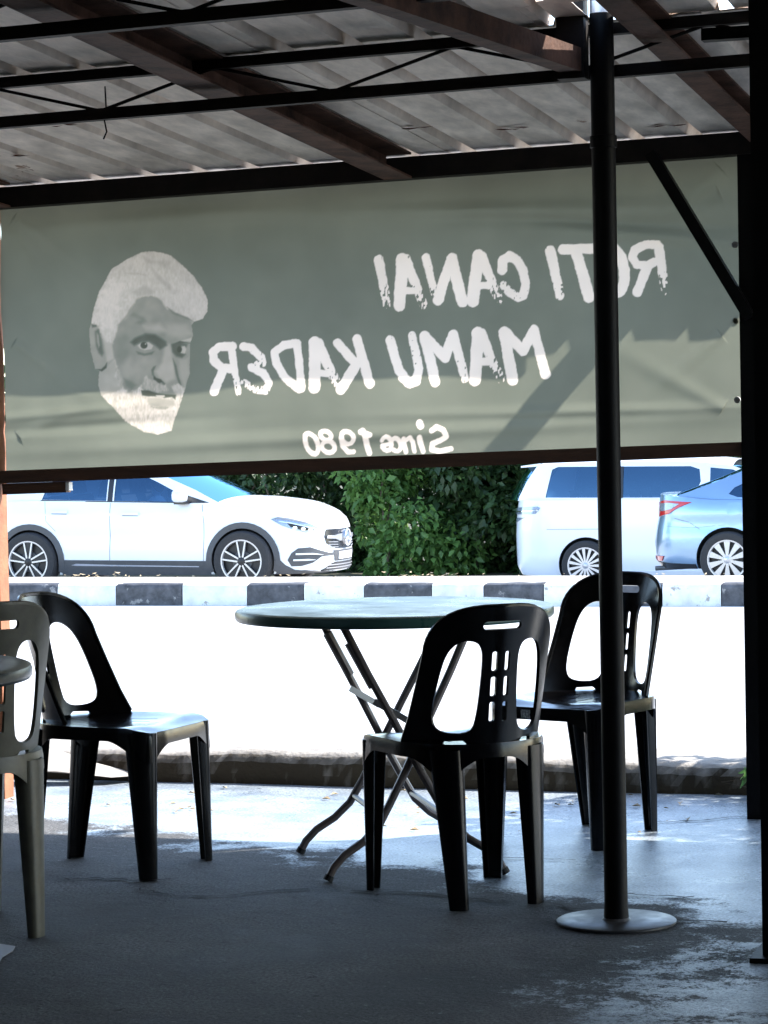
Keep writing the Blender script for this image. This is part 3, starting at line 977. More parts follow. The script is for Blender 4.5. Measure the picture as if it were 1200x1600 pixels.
# portrait painted in soft layers: (value, edge softness, hair fibre, outline)
LAYERS = [
    (0.5,5.3,0,[(350.0,336.7),(379.4,378.9),(408.0,386.2),(427.5,311.3),(466.3,257.3),(350.3,253.7),(339.4,293.5)]),
    (0.44,1.8,0,[(317.7,473.6),(327.8,499.3),(346.7,496.1),(364.8,458.1),(376.0,431.4),(405.1,421.2),(407.8,377.5),(383.5,352.6),(359.4,336.3),(335.9,343.9),(323.1,403.5)]),
    (0.56,4.4,0,[(362.6,467.0),(405.5,438.6),(407.8,377.5),(379.1,365.9),(373.4,422.8)]),
    (0.2,5.3,0,[(339.0,472.5),(353.5,482.7),(364.3,440.7),(368.5,396.9),(363.0,386.3),(351.4,397.7),(342.6,424.4)]),
    (0.42,3.5,0,[(346.0,467.8),(352.9,458.7),(356.8,423.6),(351.9,415.2),(346.7,437.2)]),
    (0.1,2.6,0,[(335.9,343.9),(359.4,335.4),(376.7,346.4),(380.1,365.8),(371.7,354.0),(357.2,342.9)]),
    (0.16,3.5,0,[(324.5,499.5),(344.5,500.6),(351.3,489.3),(329.8,486.1)]),
    (0.385,4.0,0,[(401.8,421.4),(412.1,455.7),(424.6,485.5),(451.2,514.5),(471.0,552.6),(497.5,579.3),(544.5,585.3),(572.3,573.0),(599.5,536.9),(627.0,520.3),(673.1,502.7),(684.3,484.9),(690.3,441.5),(679.5,416.1),(679.4,373.0),(680.3,312.5),(662.8,257.2),(638.6,215.0),(498.4,221.1),(442.6,254.0),(420.4,311.6),(407.8,377.5)]),
    (0.33,11.0,0,[(418.9,446.6),(452.4,466.7),(465.2,409.5),(444.9,349.6),(421.3,350.8),(410.7,399.2)]),
    (0.47,13.2,0,[(428.4,350.4),(464.5,379.1),(477.4,330.7),(453.2,301.4),(430.0,319.9)]),
    (0.45,13.2,0,[(487.9,373.7),(567.6,374.1),(559.9,344.2),(528.9,319.6),(490.9,304.0),(468.0,331.2)]),
    (0.43,9.7,0,[(515.8,558.8),(544.3,574.5),(571.9,555.7),(580.3,516.3),(533.2,501.5),(496.1,520.8)]),
    (0.53,8.8,0,[(514.0,483.0),(570.3,488.7),(602.3,458.9),(560.3,458.9),(523.0,467.4)]),
    (0.5,11.0,0,[(593.6,485.3),(667.9,477.1),(685.7,446.0),(643.6,433.1),(597.3,446.2)]),
    (0.32,5.3,0,[(458.5,522.8),(477.5,530.5),(514.6,511.2),(526.0,497.6),(504.7,489.1),(483.7,493.3),(505.0,503.0)]),
    (0.54,7.0,0,[(587.3,416.5),(606.9,415.5),(623.8,341.1),(627.5,297.7),(595.9,286.2),(568.3,304.8),(553.4,327.1),(578.9,356.3)]),
    (0.48,6.6,0,[(639.7,362.0),(673.7,364.7),(678.0,312.7),(663.1,270.2),(647.6,301.1)]),
    (0.13,5.3,0,[(466.6,429.0),(482.5,442.5),(520.4,456.2),(555.4,451.0),(593.1,425.7),(596.5,411.7),(570.5,399.1),(555.4,413.7),(531.4,428.8),(503.2,427.2),(479.5,417.5)]),
    (0.22,3.5,0,[(486.1,397.6),(516.4,388.8),(550.3,394.5),(542.1,384.0),(513.9,381.1),(492.9,387.3)]),
    (0.14,4.4,0,[(612.0,415.2),(643.4,423.1),(670.1,412.3),(666.2,403.0),(650.0,409.0),(640.3,387.9),(664.7,378.9),(651.4,367.9),(630.6,373.2),(615.6,389.1)]),
    (0.58,3.1,0,[(643.4,424.0),(683.1,434.1),(688.3,417.9),(666.7,423.7)]),
    (0.1,2.2,0,[(617.6,414.1),(643.4,424.9),(682.7,415.1),(643.3,418.8)]),
    (0.6,2.2,0,[(491.7,416.9),(503.2,424.1),(531.4,425.8),(547.0,414.1),(541.1,402.3),(516.7,400.0),(500.4,406.0)]),
    (0.05,2.2,0,[(526.9,416.0),(525.1,410.2),(520.4,406.2),(514.0,404.9),(507.7,406.8),(503.2,411.3),(501.6,417.3),(503.4,423.0),(508.2,427.1),(514.5,428.3),(520.8,426.5),(525.4,421.9)]),
    (0.56,2.2,0,[(644.8,404.1),(659.8,406.8),(666.0,395.2),(661.0,381.7),(647.1,384.1)]),
    (0.06,2.2,0,[(650.7,396.0),(649.3,390.5),(645.8,386.5),(641.1,385.2),(636.5,387.0),(633.2,391.3),(632.1,396.9),(633.5,402.5),(637.0,406.4),(641.6,407.7),(646.3,405.9),(649.6,401.7)]),
    (0.5,1.3,0,[(522.8,420.6),(522.4,419.3),(521.3,418.4),(519.9,418.1),(518.5,418.5),(517.5,419.5),(517.2,420.8),(517.6,422.1),(518.6,423.0),(520.1,423.3),(521.5,422.9),(522.5,421.9)]),
    (0.07,2.6,0,[(547.5,314.4),(557.6,304.4),(575.2,298.4),(592.1,282.0),(588.7,275.3),(565.6,286.7),(548.1,299.6)]),
    (0.2,3.5,0,[(547.2,342.6),(555.7,345.2),(547.8,327.4),(550.2,310.0),(541.9,314.7),(539.5,332.1)]),
    (0.17,3.5,0,[(617.9,367.4),(632.2,340.7),(641.5,301.4),(654.7,266.2),(646.8,270.0),(629.3,314.9)]),
    (0.27,7.0,0,[(438.2,306.4),(467.2,296.4),(485.7,282.5),(466.5,266.0),(443.2,280.1)]),
    (0.66,4.4,1,[(350.3,253.7),(405.0,262.2),(433.8,280.5),(452.2,260.1),(471.2,265.8),(499.6,275.4),(518.1,259.3),(564.6,244.3),(629.8,239.2),(639.9,271.2),(662.9,261.5),(638.0,189.1),(610.8,123.1),(561.5,112.1),(510.1,122.8),(440.5,164.8),(394.2,208.2)]),
    (0.52,4.4,0.7,[(499.8,281.0),(521.6,311.3),(547.1,296.2),(593.4,276.8),(604.7,259.8),(564.8,253.8),(518.1,262.8)]),
    (0.6,3.5,0.6,[(612.0,274.6),(640.1,279.8),(662.9,261.5),(653.1,238.2),(629.9,243.5)]),
    (0.52,4.4,0.7,[(407.8,377.5),(416.6,351.0),(427.5,311.3),(436.2,280.4),(419.3,268.1),(406.2,312.3)]),
    (0.10,2.2,0,[(501.3,264.4),(527.5,263.3),(564.7,251.2),(592.7,247.4),(630.8,243.1),(628.6,226.7),(615.8,236.8),(587.7,234.6),(555.1,241.6),(527.1,242.9),(505.5,246.9)]),
    (0.62,1.8,0,[(556.2,245.9),(588.9,244.5),(591.1,238.8),(577.4,234.2),(560.7,239.2)]),
    (0.5,4.0,0,[(525.1,238.2),(555.0,236.9),(587.7,232.0),(625.8,225.1),(624.5,208.7),(582.3,202.7),(541.3,208.8),(522.9,224.4)]),
    (0.4,3.1,0.5,[(540.3,208.0),(601.9,201.9),(591.5,196.7),(547.2,200.8)]),
    (0.655,4.0,0.45,[(324.6,503.8),(333.9,555.7),(351.9,611.3),(396.3,682.8),(453.6,712.0),(505.8,733.5),(543.4,734.7),(580.6,727.2),(617.6,715.1),(663.2,675.7),(699.4,639.1),(726.3,598.9),(743.9,559.2),(742.1,520.6),(723.9,494.9),(693.7,487.8),(673.1,502.7),(627.0,520.3),(599.5,536.9),(572.3,573.0),(544.5,585.3),(497.5,579.3),(471.0,552.6),(451.2,514.5),(424.6,485.5),(412.1,455.7),(405.2,425.6),(376.1,437.9),(358.0,471.5),(344.4,498.4)]),
    (0.72,13.2,0.35,[(340.0,511.7),(356.3,598.0),(405.2,660.5),(451.5,623.1),(426.1,550.7),(405.8,490.8),(372.6,488.2)]),
    (0.7,11.0,0.35,[(629.5,625.9),(694.2,613.6),(734.5,555.4),(728.8,508.4),(682.6,510.8),(637.0,547.8)]),
    (0.57,6.2,0.3,[(505.6,724.0),(538.0,704.7),(575.3,702.5),(612.4,691.6),(602.6,670.6),(565.7,690.1),(528.3,692.3)]),
    (0.57,4.4,0.3,[(542.1,682.9),(567.2,655.4),(610.6,614.0),(614.8,596.5),(582.8,624.3),(555.4,651.8)]),
    (0.56,3.5,0.3,[(443.1,666.1),(494.8,665.7),(522.7,653.7),(480.5,657.9)]),
    (0.55,6.2,0.3,[(474.5,600.1),(517.2,619.4),(554.1,595.6),(535.2,588.0),(492.8,581.7)]),
    (0.3,3.1,0,[(599.6,542.1),(627.1,522.5),(673.1,501.9),(691.3,488.0),(673.0,495.8),(617.7,517.8)]),
    (0.4,4.4,0,[(470.9,548.2),(477.5,530.5),(453.5,510.1),(429.3,485.3),(424.7,489.9),(451.3,518.9)]),
]
OUTLINE = [(324.6,503.8),(333.9,555.7),(351.9,611.3),(396.3,682.8),(453.6,712.0),(505.8,733.5),(543.4,734.7),(580.6,727.2),(617.6,715.1),(663.2,675.7),(699.4,639.1),(726.3,598.9),(743.9,559.2),(742.1,520.6),(723.9,494.9),(693.7,487.8),(684.1,476.3),(690.3,441.5),(679.5,416.1),(679.4,373.0),(680.3,312.5),(662.8,257.2),(638.0,189.1),(610.8,123.1),(561.5,112.1),(510.1,122.8),(440.5,164.8),(394.2,208.2),(350.3,253.7),(341.7,289.1),(350.0,336.7),(335.9,343.9),(323.1,403.5),(317.7,473.6)]


def make_print(W, H, nx, ny):
    """value per point: 0.25 = green ground, 1 = white paint"""
    U, V = np.meshgrid((np.arange(nx)) * W / (nx - 1) * 1000 - 12, (np.arange(ny)) * H / (ny - 1) * 1000)

    def noise(sx, sy, seed):
        r = np.random.default_rng(seed)
        g = r.random((int(H * 1000 / sy) + 3, int(W * 1000 / sx) + 3))
        fx, fy = (U + 12) / sx, V / sy
        ix, iy = fx.astype(int), fy.astype(int)
        tx, ty = fx - ix, fy - iy
        tx, ty = tx * tx * (3 - 2 * tx), ty * ty * (3 - 2 * ty)
        return (g[iy, ix] * (1 - tx) + g[iy, ix + 1] * tx) * (1 - ty) + (g[iy + 1, ix] * (1 - tx) + g[iy + 1, ix + 1] * tx) * ty

    n1, n2, n3 = noise(16, 16, 1), noise(6, 7, 2), noise(4, 11, 3)
    n4 = noise(60, 60, 4)
    wob = (n1 - .5) * 5 + (n2 - .5) * 3.5
    val = np.full(U.shape, 0.25) + (n4 - .5) * 0.02

    def sd_poly(p, pad=12):
        xs = np.array([a for a, b in p]); ys = np.array([b for a, b in p])
        u0, u1, v0, v1 = xs.min() - pad, xs.max() + pad, ys.min() - pad, ys.max() + pad
        m = (U > u0) & (U < u1) & (V > v0) & (V < v1)
        uu, vv = U[m], V[m]
        ins = np.zeros(uu.shape, bool)
        d = np.full(uu.shape, 1e9)
        j = len(p) - 1
        for i in range(len(p)):
            ax, ay, bx, by = xs[j], ys[j], xs[i], ys[i]
            c = ((by > vv) != (ay > vv)) & (uu < (ax - bx) * (vv - by) / (ay - by + 1e-9) + bx)
            ins ^= c
            ex, ey = bx - ax, by - ay
            t = np.clip(((uu - ax) * ex + (vv - ay) * ey) / (ex * ex + ey * ey + 1e-9), 0, 1)
            d = np.minimum(d, np.hypot(uu - ax - t * ex, vv - ay - t * ey))
            j = i
        sd = np.full(U.shape, -99.0)
        sd[m] = np.where(ins, d, -d)
        return sd

    sm = lambda x, a, b: np.clip((x - a) / (b - a), 0, 1)
    # portrait
    mask = sm(sd_poly(OUTLINE) + (n2 - .5) * 2, -1.5, 1.5)
    s1 = noise(9, 22, 8) - .5
    s2 = noise(26, 26, 9) - .5
    fibre = (n3 - .5) * .26 + (n2 - .5) * .16 + s1 * .16
    pic = np.full(U.shape, 0.5)
    for vv_, soft, fib, pts in LAYERS:
        soft = max(soft, 1.2) * 1.3
        sd = sd_poly(pts, soft * 1.6 + 10)
        if fib:
            sd = sd + (n1 - .5) * soft * 1.2 + (n2 - .5) * soft * .8
        w = sm(sd, -soft, soft)
        w = w * w * (3 - 2 * w)
        pic = pic * (1 - w) + np.clip(vv_ + fibre * fib * .62 + s2 * .05 + (n1 - .5) * .03, 0.02, 1) * w
    val = val * (1 - mask) + pic * mask
    # lettering
    for hw, dry, pts in STROKES:
        hw = hw * (1.1 if hw < 11 else 1.0)
        xs = [p[0] for p in pts]; ys = [p[1] for p in pts]
        L = sum(math.hypot(b[0] - a[0], b[1] - a[1]) for a, b in zip(pts, pts[1:]))
        m = (U > min(xs) - hw * 1.6) & (U < max(xs) + hw * 1.6) & (V > min(ys) - hw * 1.6) & (V < max(ys) + hw * 1.6)
        uu, vv = U[m], V[m]
        d = np.full(uu.shape, 1e9)
        al = np.zeros(uu.shape)
        acc = 0
        for (ax, ay), (bx, by) in zip(pts, pts[1:]):
            ex, ey = bx - ax, by - ay
            l2 = ex * ex + ey * ey
            t = np.clip(((uu - ax) * ex + (vv - ay) * ey) / l2, 0, 1)
            q = np.hypot(uu - ax - t * ex, vv - ay - t * ey)
            s = acc + t * math.sqrt(l2)
            al = np.where(q < d, s, al)
            d = np.minimum(d, q)
            acc += math.sqrt(l2)
        al = al / L
        sd = hw - d + wob[m] * (0.55 if hw > 12 else .3) + (al - .1) * (-3 if dry else 0)
        c = sm(sd, -1.4, 1.4)
        if dry:
            streak = (n3[m] * .6 + n2[m] * .4)
            edge = np.clip((d / hw), 0, 1)
            thr = 0.18 + dry * (0.42 * sm(al, .45, 1.0) + .22 * edge * sm(al, .1, .6) + .10 * sm(al, .12, 0))
            c = c * sm(streak - thr + .12, -.03, .03)
        val[m] = np.maximum(val[m], 0.25 + 0.75 * c * (0.93 + .07 * n4[m]))
    return val


def banner_material():
    m = bpy.data.materials.new('printed banner cloth')
    m.use_nodes = True
    n, l = m.node_tree.nodes, m.node_tree.links
    n.remove(n['Principled BSDF'])
    at = n.new('ShaderNodeAttribute')
    at.attribute_name = 'print'
    cr = n.new('ShaderNodeValToRGB')
    e = cr.color_ramp.elements
    e[0].position, e[0].color = 0.0, (0.06, 0.062, 0.045, 1)
    e[1].position, e[1].color = 1.0, (0.74, 0.64, 0.55, 1)
    k = e.new(0.25)
    k.color = (0.143, 0.152, 0.120, 1)
    k = e.new(0.5)
    k.color = (0.31, 0.285, 0.232, 1)
    k = e.new(0.8)
    k.color = (0.56, 0.485, 0.415, 1)
    l.new(at.outputs['Fac'], cr.inputs['Fac'])
    tc = n.new('ShaderNodeTexCoord')
    nz = n.new('ShaderNodeTexNoise')
    nz.inputs['Scale'].default_value = 2.2
    nz.inputs['Detail'].default_value = 5
    l.new(tc.outputs['Object'], nz.inputs['Vector'])
    mr = n.new('ShaderNodeMapRange')
    mr.inputs['From Min'].default_value = .3
    mr.inputs['From Max'].default_value = .7
    mr.inputs['To Min'].default_value = .88
    mr.inputs['To Max'].default_value = 1.1
    l.new(nz.outputs['Fac'], mr.inputs['Value'])
    mu = n.new('ShaderNodeMix')
    mu.data_type = 'RGBA'
    mu.blend_type = 'MULTIPLY'
    mu.inputs['Factor'].default_value = 1
    l.new(cr.outputs['Color'], mu.inputs['A'])
    l.new(mr.outputs[0], mu.inputs['B'])
    tr = n.new('ShaderNodeBsdfTranslucent')
    df = n.new('ShaderNodeBsdfDiffuse')
    l.new(mu.outputs['Result'], tr.inputs['Color'])
    l.new(mu.outputs['Result'], df.inputs['Color'])
    ms = n.new('ShaderNodeMixShader')
    ms.inputs[0].default_value = 0.42
    l.new(tr.outputs[0], ms.inputs[1])
    l.new(df.outputs[0], ms.inputs[2])
    l.new(ms.outputs[0], n['Material Output'].inputs['Surface'])
    return m


def make_banner():
    W, H, nx, ny = 2.568, 0.925, 1060, 386
    val = make_print(W, H, nx, ny)
    i = np.arange(nx) * W / (nx - 1)
    j = np.arange(ny) * H / (ny - 1)
    X, Z = np.meshgrid(i, j)
    edge = np.minimum(1, np.minimum(Z, H - Z) / .12)
    Y = 0.008 * np.sin(X * 5.1 + Z * 7) * edge + 0.005 * np.sin(X * 11 - Z * 15 + 1) * edge
    # long folds hanging under the beam, tension creases at the corners, a crumple along the foot
    for z0, sl, w, a, x0, xw in ((.80, -.05, .028, .020, 1.6, .8), (.74, -.10, .022, -.016, 2.0, .6), (.85, .02, .03, .016, .7, .7), (.69, -.16, .02, .012, 2.2, .4),
                                 (.075, .01, .025, .020, 1.2, 1.0), (.15, .02, .02, -.012, .3, .4), (.13, -.02, .018, .012, 2.0, .5), (.20, .05, .016, .010, .2, .3)):
        Y += a * np.exp(-((Z - z0 - sl * (X - x0)) / w) ** 2) * np.exp(-((X - x0) / xw) ** 2) * edge
    for x0, z0, dx, dz, w, a in ((.05, .88, .8, -.6, .022, .016), (.05, .86, .6, -.8, .02, -.012), (2.5, .88, -.75, -.65, .026, .018), (2.5, .80, -.9, -.42, .022, -.014),
                                 (2.5, .35, -.8, -.6, .02, .014), (2.5, .12, -.85, .5, .02, .013), (.05, .12, .9, .42, .02, .012), (.04, .45, .8, -.6, .016, .01)):
        al = (X - x0) * dx + (Z - z0) * dz
        ac = -(X - x0) * dz + (Z - z0) * dx
        Y += .55 * a * np.exp(-(ac / (w + .10 * np.maximum(al, 0) * .35)) ** 2) * np.exp(-(al / .38) ** 2) * (al > 0) * edge
    co = np.stack([X, Y, Z + (X - W / 2) * 0.0213], -1).reshape(-1, 3)
    a = np.arange(ny - 1)[:, None] * nx + np.arange(nx - 1)[None, :]
    q = np.stack([a, a + 1, a + nx + 1, a + nx], -1).reshape(-1)
    me = bpy.data.meshes.new('banner')
    me.vertices.add(len(co))
    me.vertices.foreach_set('co', co.astype(np.float32).ravel())
    nf = len(q) // 4
    me.loops.add(len(q))
    me.loops.foreach_set('vertex_index', q.astype(np.int32))
    me.polygons.add(nf)
    me.polygons.foreach_set('loop_start', np.arange(0, len(q), 4, dtype=np.int32))
    me.polygons.foreach_set('use_smooth', np.ones(nf, bool))
    me.update(calc_edges=True)
    me.validate()
    at = me.attributes.new('print', 'FLOAT', 'POINT')
    at.data.foreach_set('value', val.astype(np.float32).ravel())
    me.materials.append(banner_material())
    o = bpy.data.objects.new('banner', me)
    COL.objects.link(o)
    o.location = (-3.942, 8.163, 1.150)
    tag(o, 'green translucent cloth banner seen from behind with mirrored white lettering and a bearded face', 'banner')
    # eyelets along the right edge, coloured white for the light coming through
    for z in (0.17, 0.42, 0.66):
        MB().lathe([(0.004, -.002), (0.010, -.003), (0.011, 0), (0.010, .003), (0.004, .002)], 14, (2.547, 0, z), 'y').build('eyelet', M['plate_white'], o)
    return o


make_banner()

# ================================================================== CHAIRS AND TABLES
def make_chair(name, label, m, group):
    root = empty(name)
    tag(root, label, 'chair', group)
    # --- back: barrel shaped shell with two big openings, a handle hole and a slotted splat
    H = 0.355
    outer = []
    for k in range(25):
        a = math.pi * k / 24
        cx, cy = math.cos(a), math.sin(a)
        outer.append((0.172 * math.copysign(abs(cx) ** 0.62, cx), 0.225 + 0.13 * cy ** 0.75))
    outer += [(-0.178, 0.15), (-0.186, 0.06), (-0.194, 0.0), (-0.192, -0.03), (-0.128, -0.03), (-0.118, 0.004), (-0.080, 0.006), (-0.066, -0.008),
              (-0.058, -0.03), (0.058, -0.03), (0.066, -0.008), (0.080, 0.006), (0.118, 0.004), (0.128, -0.03), (0.192, -0.03), (0.194, 0.0), (0.186, 0.06), (0.178, 0.15)]

    def opening(s):
        p = [(0.064, 0.024), (0.130, 0.024), (0.147, 0.06), (0.140, 0.16), (0.127, 0.235), (0.102, 0.268), (0.066, 0.268), (0.050, 0.246), (0.047, 0.2), (0.053, 0.08)]
        p = smooth_poly(p, 2)
        return [(s * x, y) for x, y in p]
    holes = [opening(1), opening(-1), rounded(-0.050, 0.296, 0.050, 0.318, 0.010)]
    for c in (-1, 1):
        for r in range(3):
            z0 = 0.055 + r * 0.066
            holes.append(rounded(c * 0.017 - 0.0065, z0, c * 0.017 + 0.0065, z0 + 0.052, 0.005, 2))
    pv, pt = plate2d(outer, holes, 0.017)

    def bend(u, w):
        t = w / H
        curve = 4.2 * (1 - t) + 2.4 * t
        return (u * (1 + 0.04 * t), -0.205 - 0.048 * t - 0.015 * t * t + curve * u * u, 0.431 + w)
    v, f = thicken([bend(*p) for p in pv], pt, -0.009)
    link_mesh('backrest', v, f, m, root, angle=40)
    # raised lip round the back shell
    lp = [bend(u, w) for u, w in outer[:25] + outer[25:28]]
    lp = [bend(*p) for p in (outer[-3:] + outer[:28])]
    MB().tube([(x, y - .002, z) for x, y, z in lp], 0.0065, 6).build('back_lip', m, root)
    # --- seat: D-shaped shell, dished, with ribs
    so = []
    for k in range(21):
        a = math.pi + math.pi * k / 20
        so.append((0.205 * math.cos(a), -0.03 + 0.185 * math.sin(a)))
    so += [(0.212, 0.12), (0.208, 0.18), (0.18, 0.212), (0.1, 0.218), (-0.1, 0.218), (-0.18, 0.212), (-0.208, 0.18), (-0.212, 0.12)]
    slots = [rounded(x - .004, -.05, x + .004, .09, .003, 2) for x in (-.10, -.05, 0, .05, .10)]
    pv, pt = plate2d(so, slots, 0.022)

    def dish(x, y):
        r = min(1, math.hypot(x / 0.2, (y - .01) / 0.2))
        return (x, y, 0.428 - 0.014 * (1 - r * r) - 0.016 * sstep(0.15, 0.22, y))
    v, f = thicken([dish(*p) for p in pv], pt, 0.006)
    link_mesh('seat', v, f, M['seat_black'] if m is M['chair_black'] else m, root, angle=40)
    # --- skirt below the seat, arched between the legs
    dp = dense(so, 0.012)
    legs_at = [(-0.18, 0.185), (0.18, 0.185), (-0.125, -0.165), (0.125, -0.165)]
    sv, sf = [], []
    for x, y in dp:
        d = min(math.hypot(x - a, y - b) for a, b in legs_at)
        low = 0.036 + 0.075 * max(0, 1 - d / 0.10) ** 1.6
        zt = dish(x, y)[2] - .001
        k = 1 + .012
        sv += [(x, y, zt), (x * k, y * k, zt - .014), (x * k * 1.006, y * k * 1.006, zt - low)]
    n = len(dp)
    for i in range(n):
        j = (i + 1) % n
        for q in range(2):
            sf.append((3 * i + q, 3 * i + q + 1, 3 * j + q + 1, 3 * j + q))
    v, f = thicken(sv, sf, 0.005)
    link_mesh('skirt', v, f, m, root, angle=50)
    # --- legs: tapered channels open to the inside
    for (tx, ty), (fx, fy) in zip(legs_at, ((-0.176, 0.192), (0.176, 0.192), (-0.108, -0.196), (0.108, -0.196))):
        out = math.atan2(ty + 0.0, tx) if ty > 0 else math.atan2(ty - .05, tx)
        rows = []
        for z in (0.412, 0.39, 0.36, 0.30, 0.2, 0.1, 0.03, 0.0):
            t = 1 - z / 0.412
            r = 0.046 * (1 - t) + 0.0255 * t
            cx = tx + (fx - tx) * t - math.cos(out) * (r - 0.028) * .8
            cy = ty + (fy - ty) * t - math.sin(out) * (r - 0.028) * .8
            row = []
            for q in range(9):
                a = out + R(-98 + 196 * q / 8)
                ca, sa = math.cos(a - out), math.sin(a - out)
                ex = math.copysign(abs(ca) ** .7, ca) * r * .8
                ey = math.copysign(abs(sa) ** .7, sa) * r
                row.append((cx + ex * math.cos(out) - ey * math.sin(out), cy + ex * math.sin(out) + ey * math.cos(out), z))
            rows.append(row)
        v = [p for r_ in rows for p in r_]
        f = [(i * 9 + j, (i + 1) * 9 + j, (i + 1) * 9 + j + 1, i * 9 + j + 1) for i in range(len(rows) - 1) for j in range(8)]
        v, f = thicken(v, f, 0.005)
        link_mesh('leg', v, f, m, root, angle=50)
    return root


CG = 'plastic arch-back chairs around the tables'
c1 = make_chair('plastic_chair', 'black plastic chair seen from behind, in front of the round green table', M['chair_black'], CG)
c1.location = (-1.885, 6.63, 0)
c1.rotation_euler = (0, 0, R(41))
c2 = copy_tree(c1)
c2.location = (-2.992, 6.865, 0)
c2.rotation_euler = (0, 0, R(-95))
tag(c2, 'black plastic chair facing right with light on its seat, left of the green table')
c3 = copy_tree(c1)
c3.location = (-1.795, 7.66, 0)
c3.rotation_euler = (0, 0, R(160))
tag(c3, 'black plastic chair behind the steel pole with a small sticker on its skirt')
st = MB()
st.add([(0.075, 0.2222, 0.378), (0.042, 0.2222, 0.378), (0.042, 0.2222, 0.404), (0.075, 0.2222, 0.404)], [(0, 1, 2, 3)])
st.add([(0.075, 0.2208, 0.378), (0.042, 0.2208, 0.378), (0.042, 0.2208, 0.404), (0.075, 0.2208, 0.404)], [(3, 2, 1, 0)])
st.build('sticker', M['sticker'], c3)
c4 = make_chair('plastic_chair', 'olive grey plastic chair cut off by the left edge behind the dark table', M['chair_olive'], CG)
c4.location = (-3.0, 5.89, 0)
c4.scale = (1.0, 1.0, 1.065)
c4.rotation_euler = (0, 0, R(52))


def make_table(label, m, loc, rz):
    root = empty('round_table', loc, rz)
    tag(root, label, 'table', 'round folding tables')
    r = 0.457
    top = MB().lathe([(0, 0.739), (r * .5, 0.7392), (r - .03, 0.740), (r - .012, 0.7395), (r - .003, 0.736), (r, 0.728), (r - .0005, 0.714), (r - .005, 0.708), (r - .016, 0.707),
                      (r - .018, 0.716), (0, 0.717)], 72)
    top.build('tabletop', m, root, angle=30)
    for s in (-1, 1):
        for b in (-1, 1):
            bw = 0.272 if s < 0 else 0.25
            p = [(-.25, 0.0), (-.232, .035), (-.20, .068), (-.145, .102), (-.10, .145), (-.066, .205), (-.02, .29), (.05, .43), (.12, .565), (.185, .70)]
            pts = [(s * a, b * (bw - .07 * (z / .7)), z + .004) for a, z in p]
            lg = MB().tube(pts, 0.0115, 10).build('leg', M['tube'], root)
            MB().tube([pts[0], [pts[0][i] * .6 + pts[1][i] * .4 for i in range(3)]], 0.0135, 10).build('foot_cap', M['cap_rubber'], lg)
        MB().tube([(s * .185, -(bw - .07), .703), (s * .185, bw - .07, .703)], 0.0105, 8).build('top_bar', M['tube'], root)
        MB().tube([(s * -.088, -(bw - .018), .168), (s * -.088, bw - .018, .168)], 0.008, 8).build('cross_bar', M['tube'], root)
    for b in (-1, 1):
        MB().bar((-.10, b * .195, .49), (-.01, b * .215, .435), .004, .018).build('strap', M['strap'], root)
        MB().tube([(-.165, b * .185, .655), (-.10, b * .19, .53)], 0.0145, 8).build('sleeve', M['tube'], root)
    return root


make_table('round green plastic folding table with crossed tube legs standing between the black chairs', M['table_green'], (-2.205, 7.075, 0), math.atan2(.47, .88))
make_table('dark round table showing only its rim at the left edge', M['table_dark'], (-2.90, 5.065, 0), 0.4)

# ================================================================== CARS
class Shape:
    """side of a car unrolled: s runs along the flank and round both ends, z is up"""
    def __init__(self, b, xr0, xf0, Lr, Lf, n, side, front, rear):
        self.b, self.xr0, self.xf0 = b, xr0, xf0
        self.side, self.front, self.rear = side, front, rear

        def corner(x0, L):
            t = np.linspace(0, math.pi / 2, 400)
            x = x0 + (L - x0) * np.sin(t) ** (2 / n)
            y = -b * np.cos(t) ** (2 / n)
            s = np.concatenate([[0], np.cumsum(np.hypot(np.diff(x), np.diff(y)))])
            return x, y, s
        self.fx, self.fy, self.fs = corner(xf0, Lf)
        self.rx, self.ry, self.rs = corner(xr0, Lr)
        self.smax = xf0 + self.fs[-1]
        self.smin = xr0 - self.rs[-1]

    def plan(self, s):
        if s > self.xf0:
            q = s - self.xf0
            return float(np.interp(q, self.fs, self.fx)), float(np.interp(q, self.fs, self.fy))
        if s < self.xr0:
            q = self.xr0 - s
            return float(np.interp(q, self.rs, self.rx)), float(np.interp(q, self.rs, self.ry))
        return s, -self.b

    def at(self, s, z, off=0.0, m=1):
        s = min(max(s, self.smin), self.smax)
        x, y = self.plan(s)
        h = 0.02
        a, c = self.plan(max(s - h, self.smin)), self.plan(min(s + h, self.smax))
        dx, dy = c[0] - a[0], c[1] - a[1]
        L = math.hypot(dx, dy) or 1
        nx, ny = dy / L, -dx / L
        if s >= self.smax - 1e-6:
            nx, ny = 1, 0
        if s <= self.smin + 1e-6:
            nx, ny = -1, 0
        ins = float(np.interp(z, *zip(*self.side)))
        if s > self.xf0:
            w = sstep(0.1, 0.85, (s - self.xf0) / (self.smax - self.xf0))
            ins = ins * (1 - w) + w * float(np.interp(z, *zip(*self.front)))
        elif s < self.xr0:
            w = sstep(0.1, 0.85, (self.xr0 - s) / (self.xr0 - self.smin))
            ins = ins * (1 - w) + w * float(np.interp(z, *zip(*self.rear)))
        k = ins - off
        px, py = x - nx * k, y - ny * k
        py = min(py, -0.0)
        return (px, m * py, z)


def lerp_list(L, x):
    return float(np.interp(x, [a for a, _ in L], [b for _, b in L]))


def sorted_list(L):
    return sorted(L)


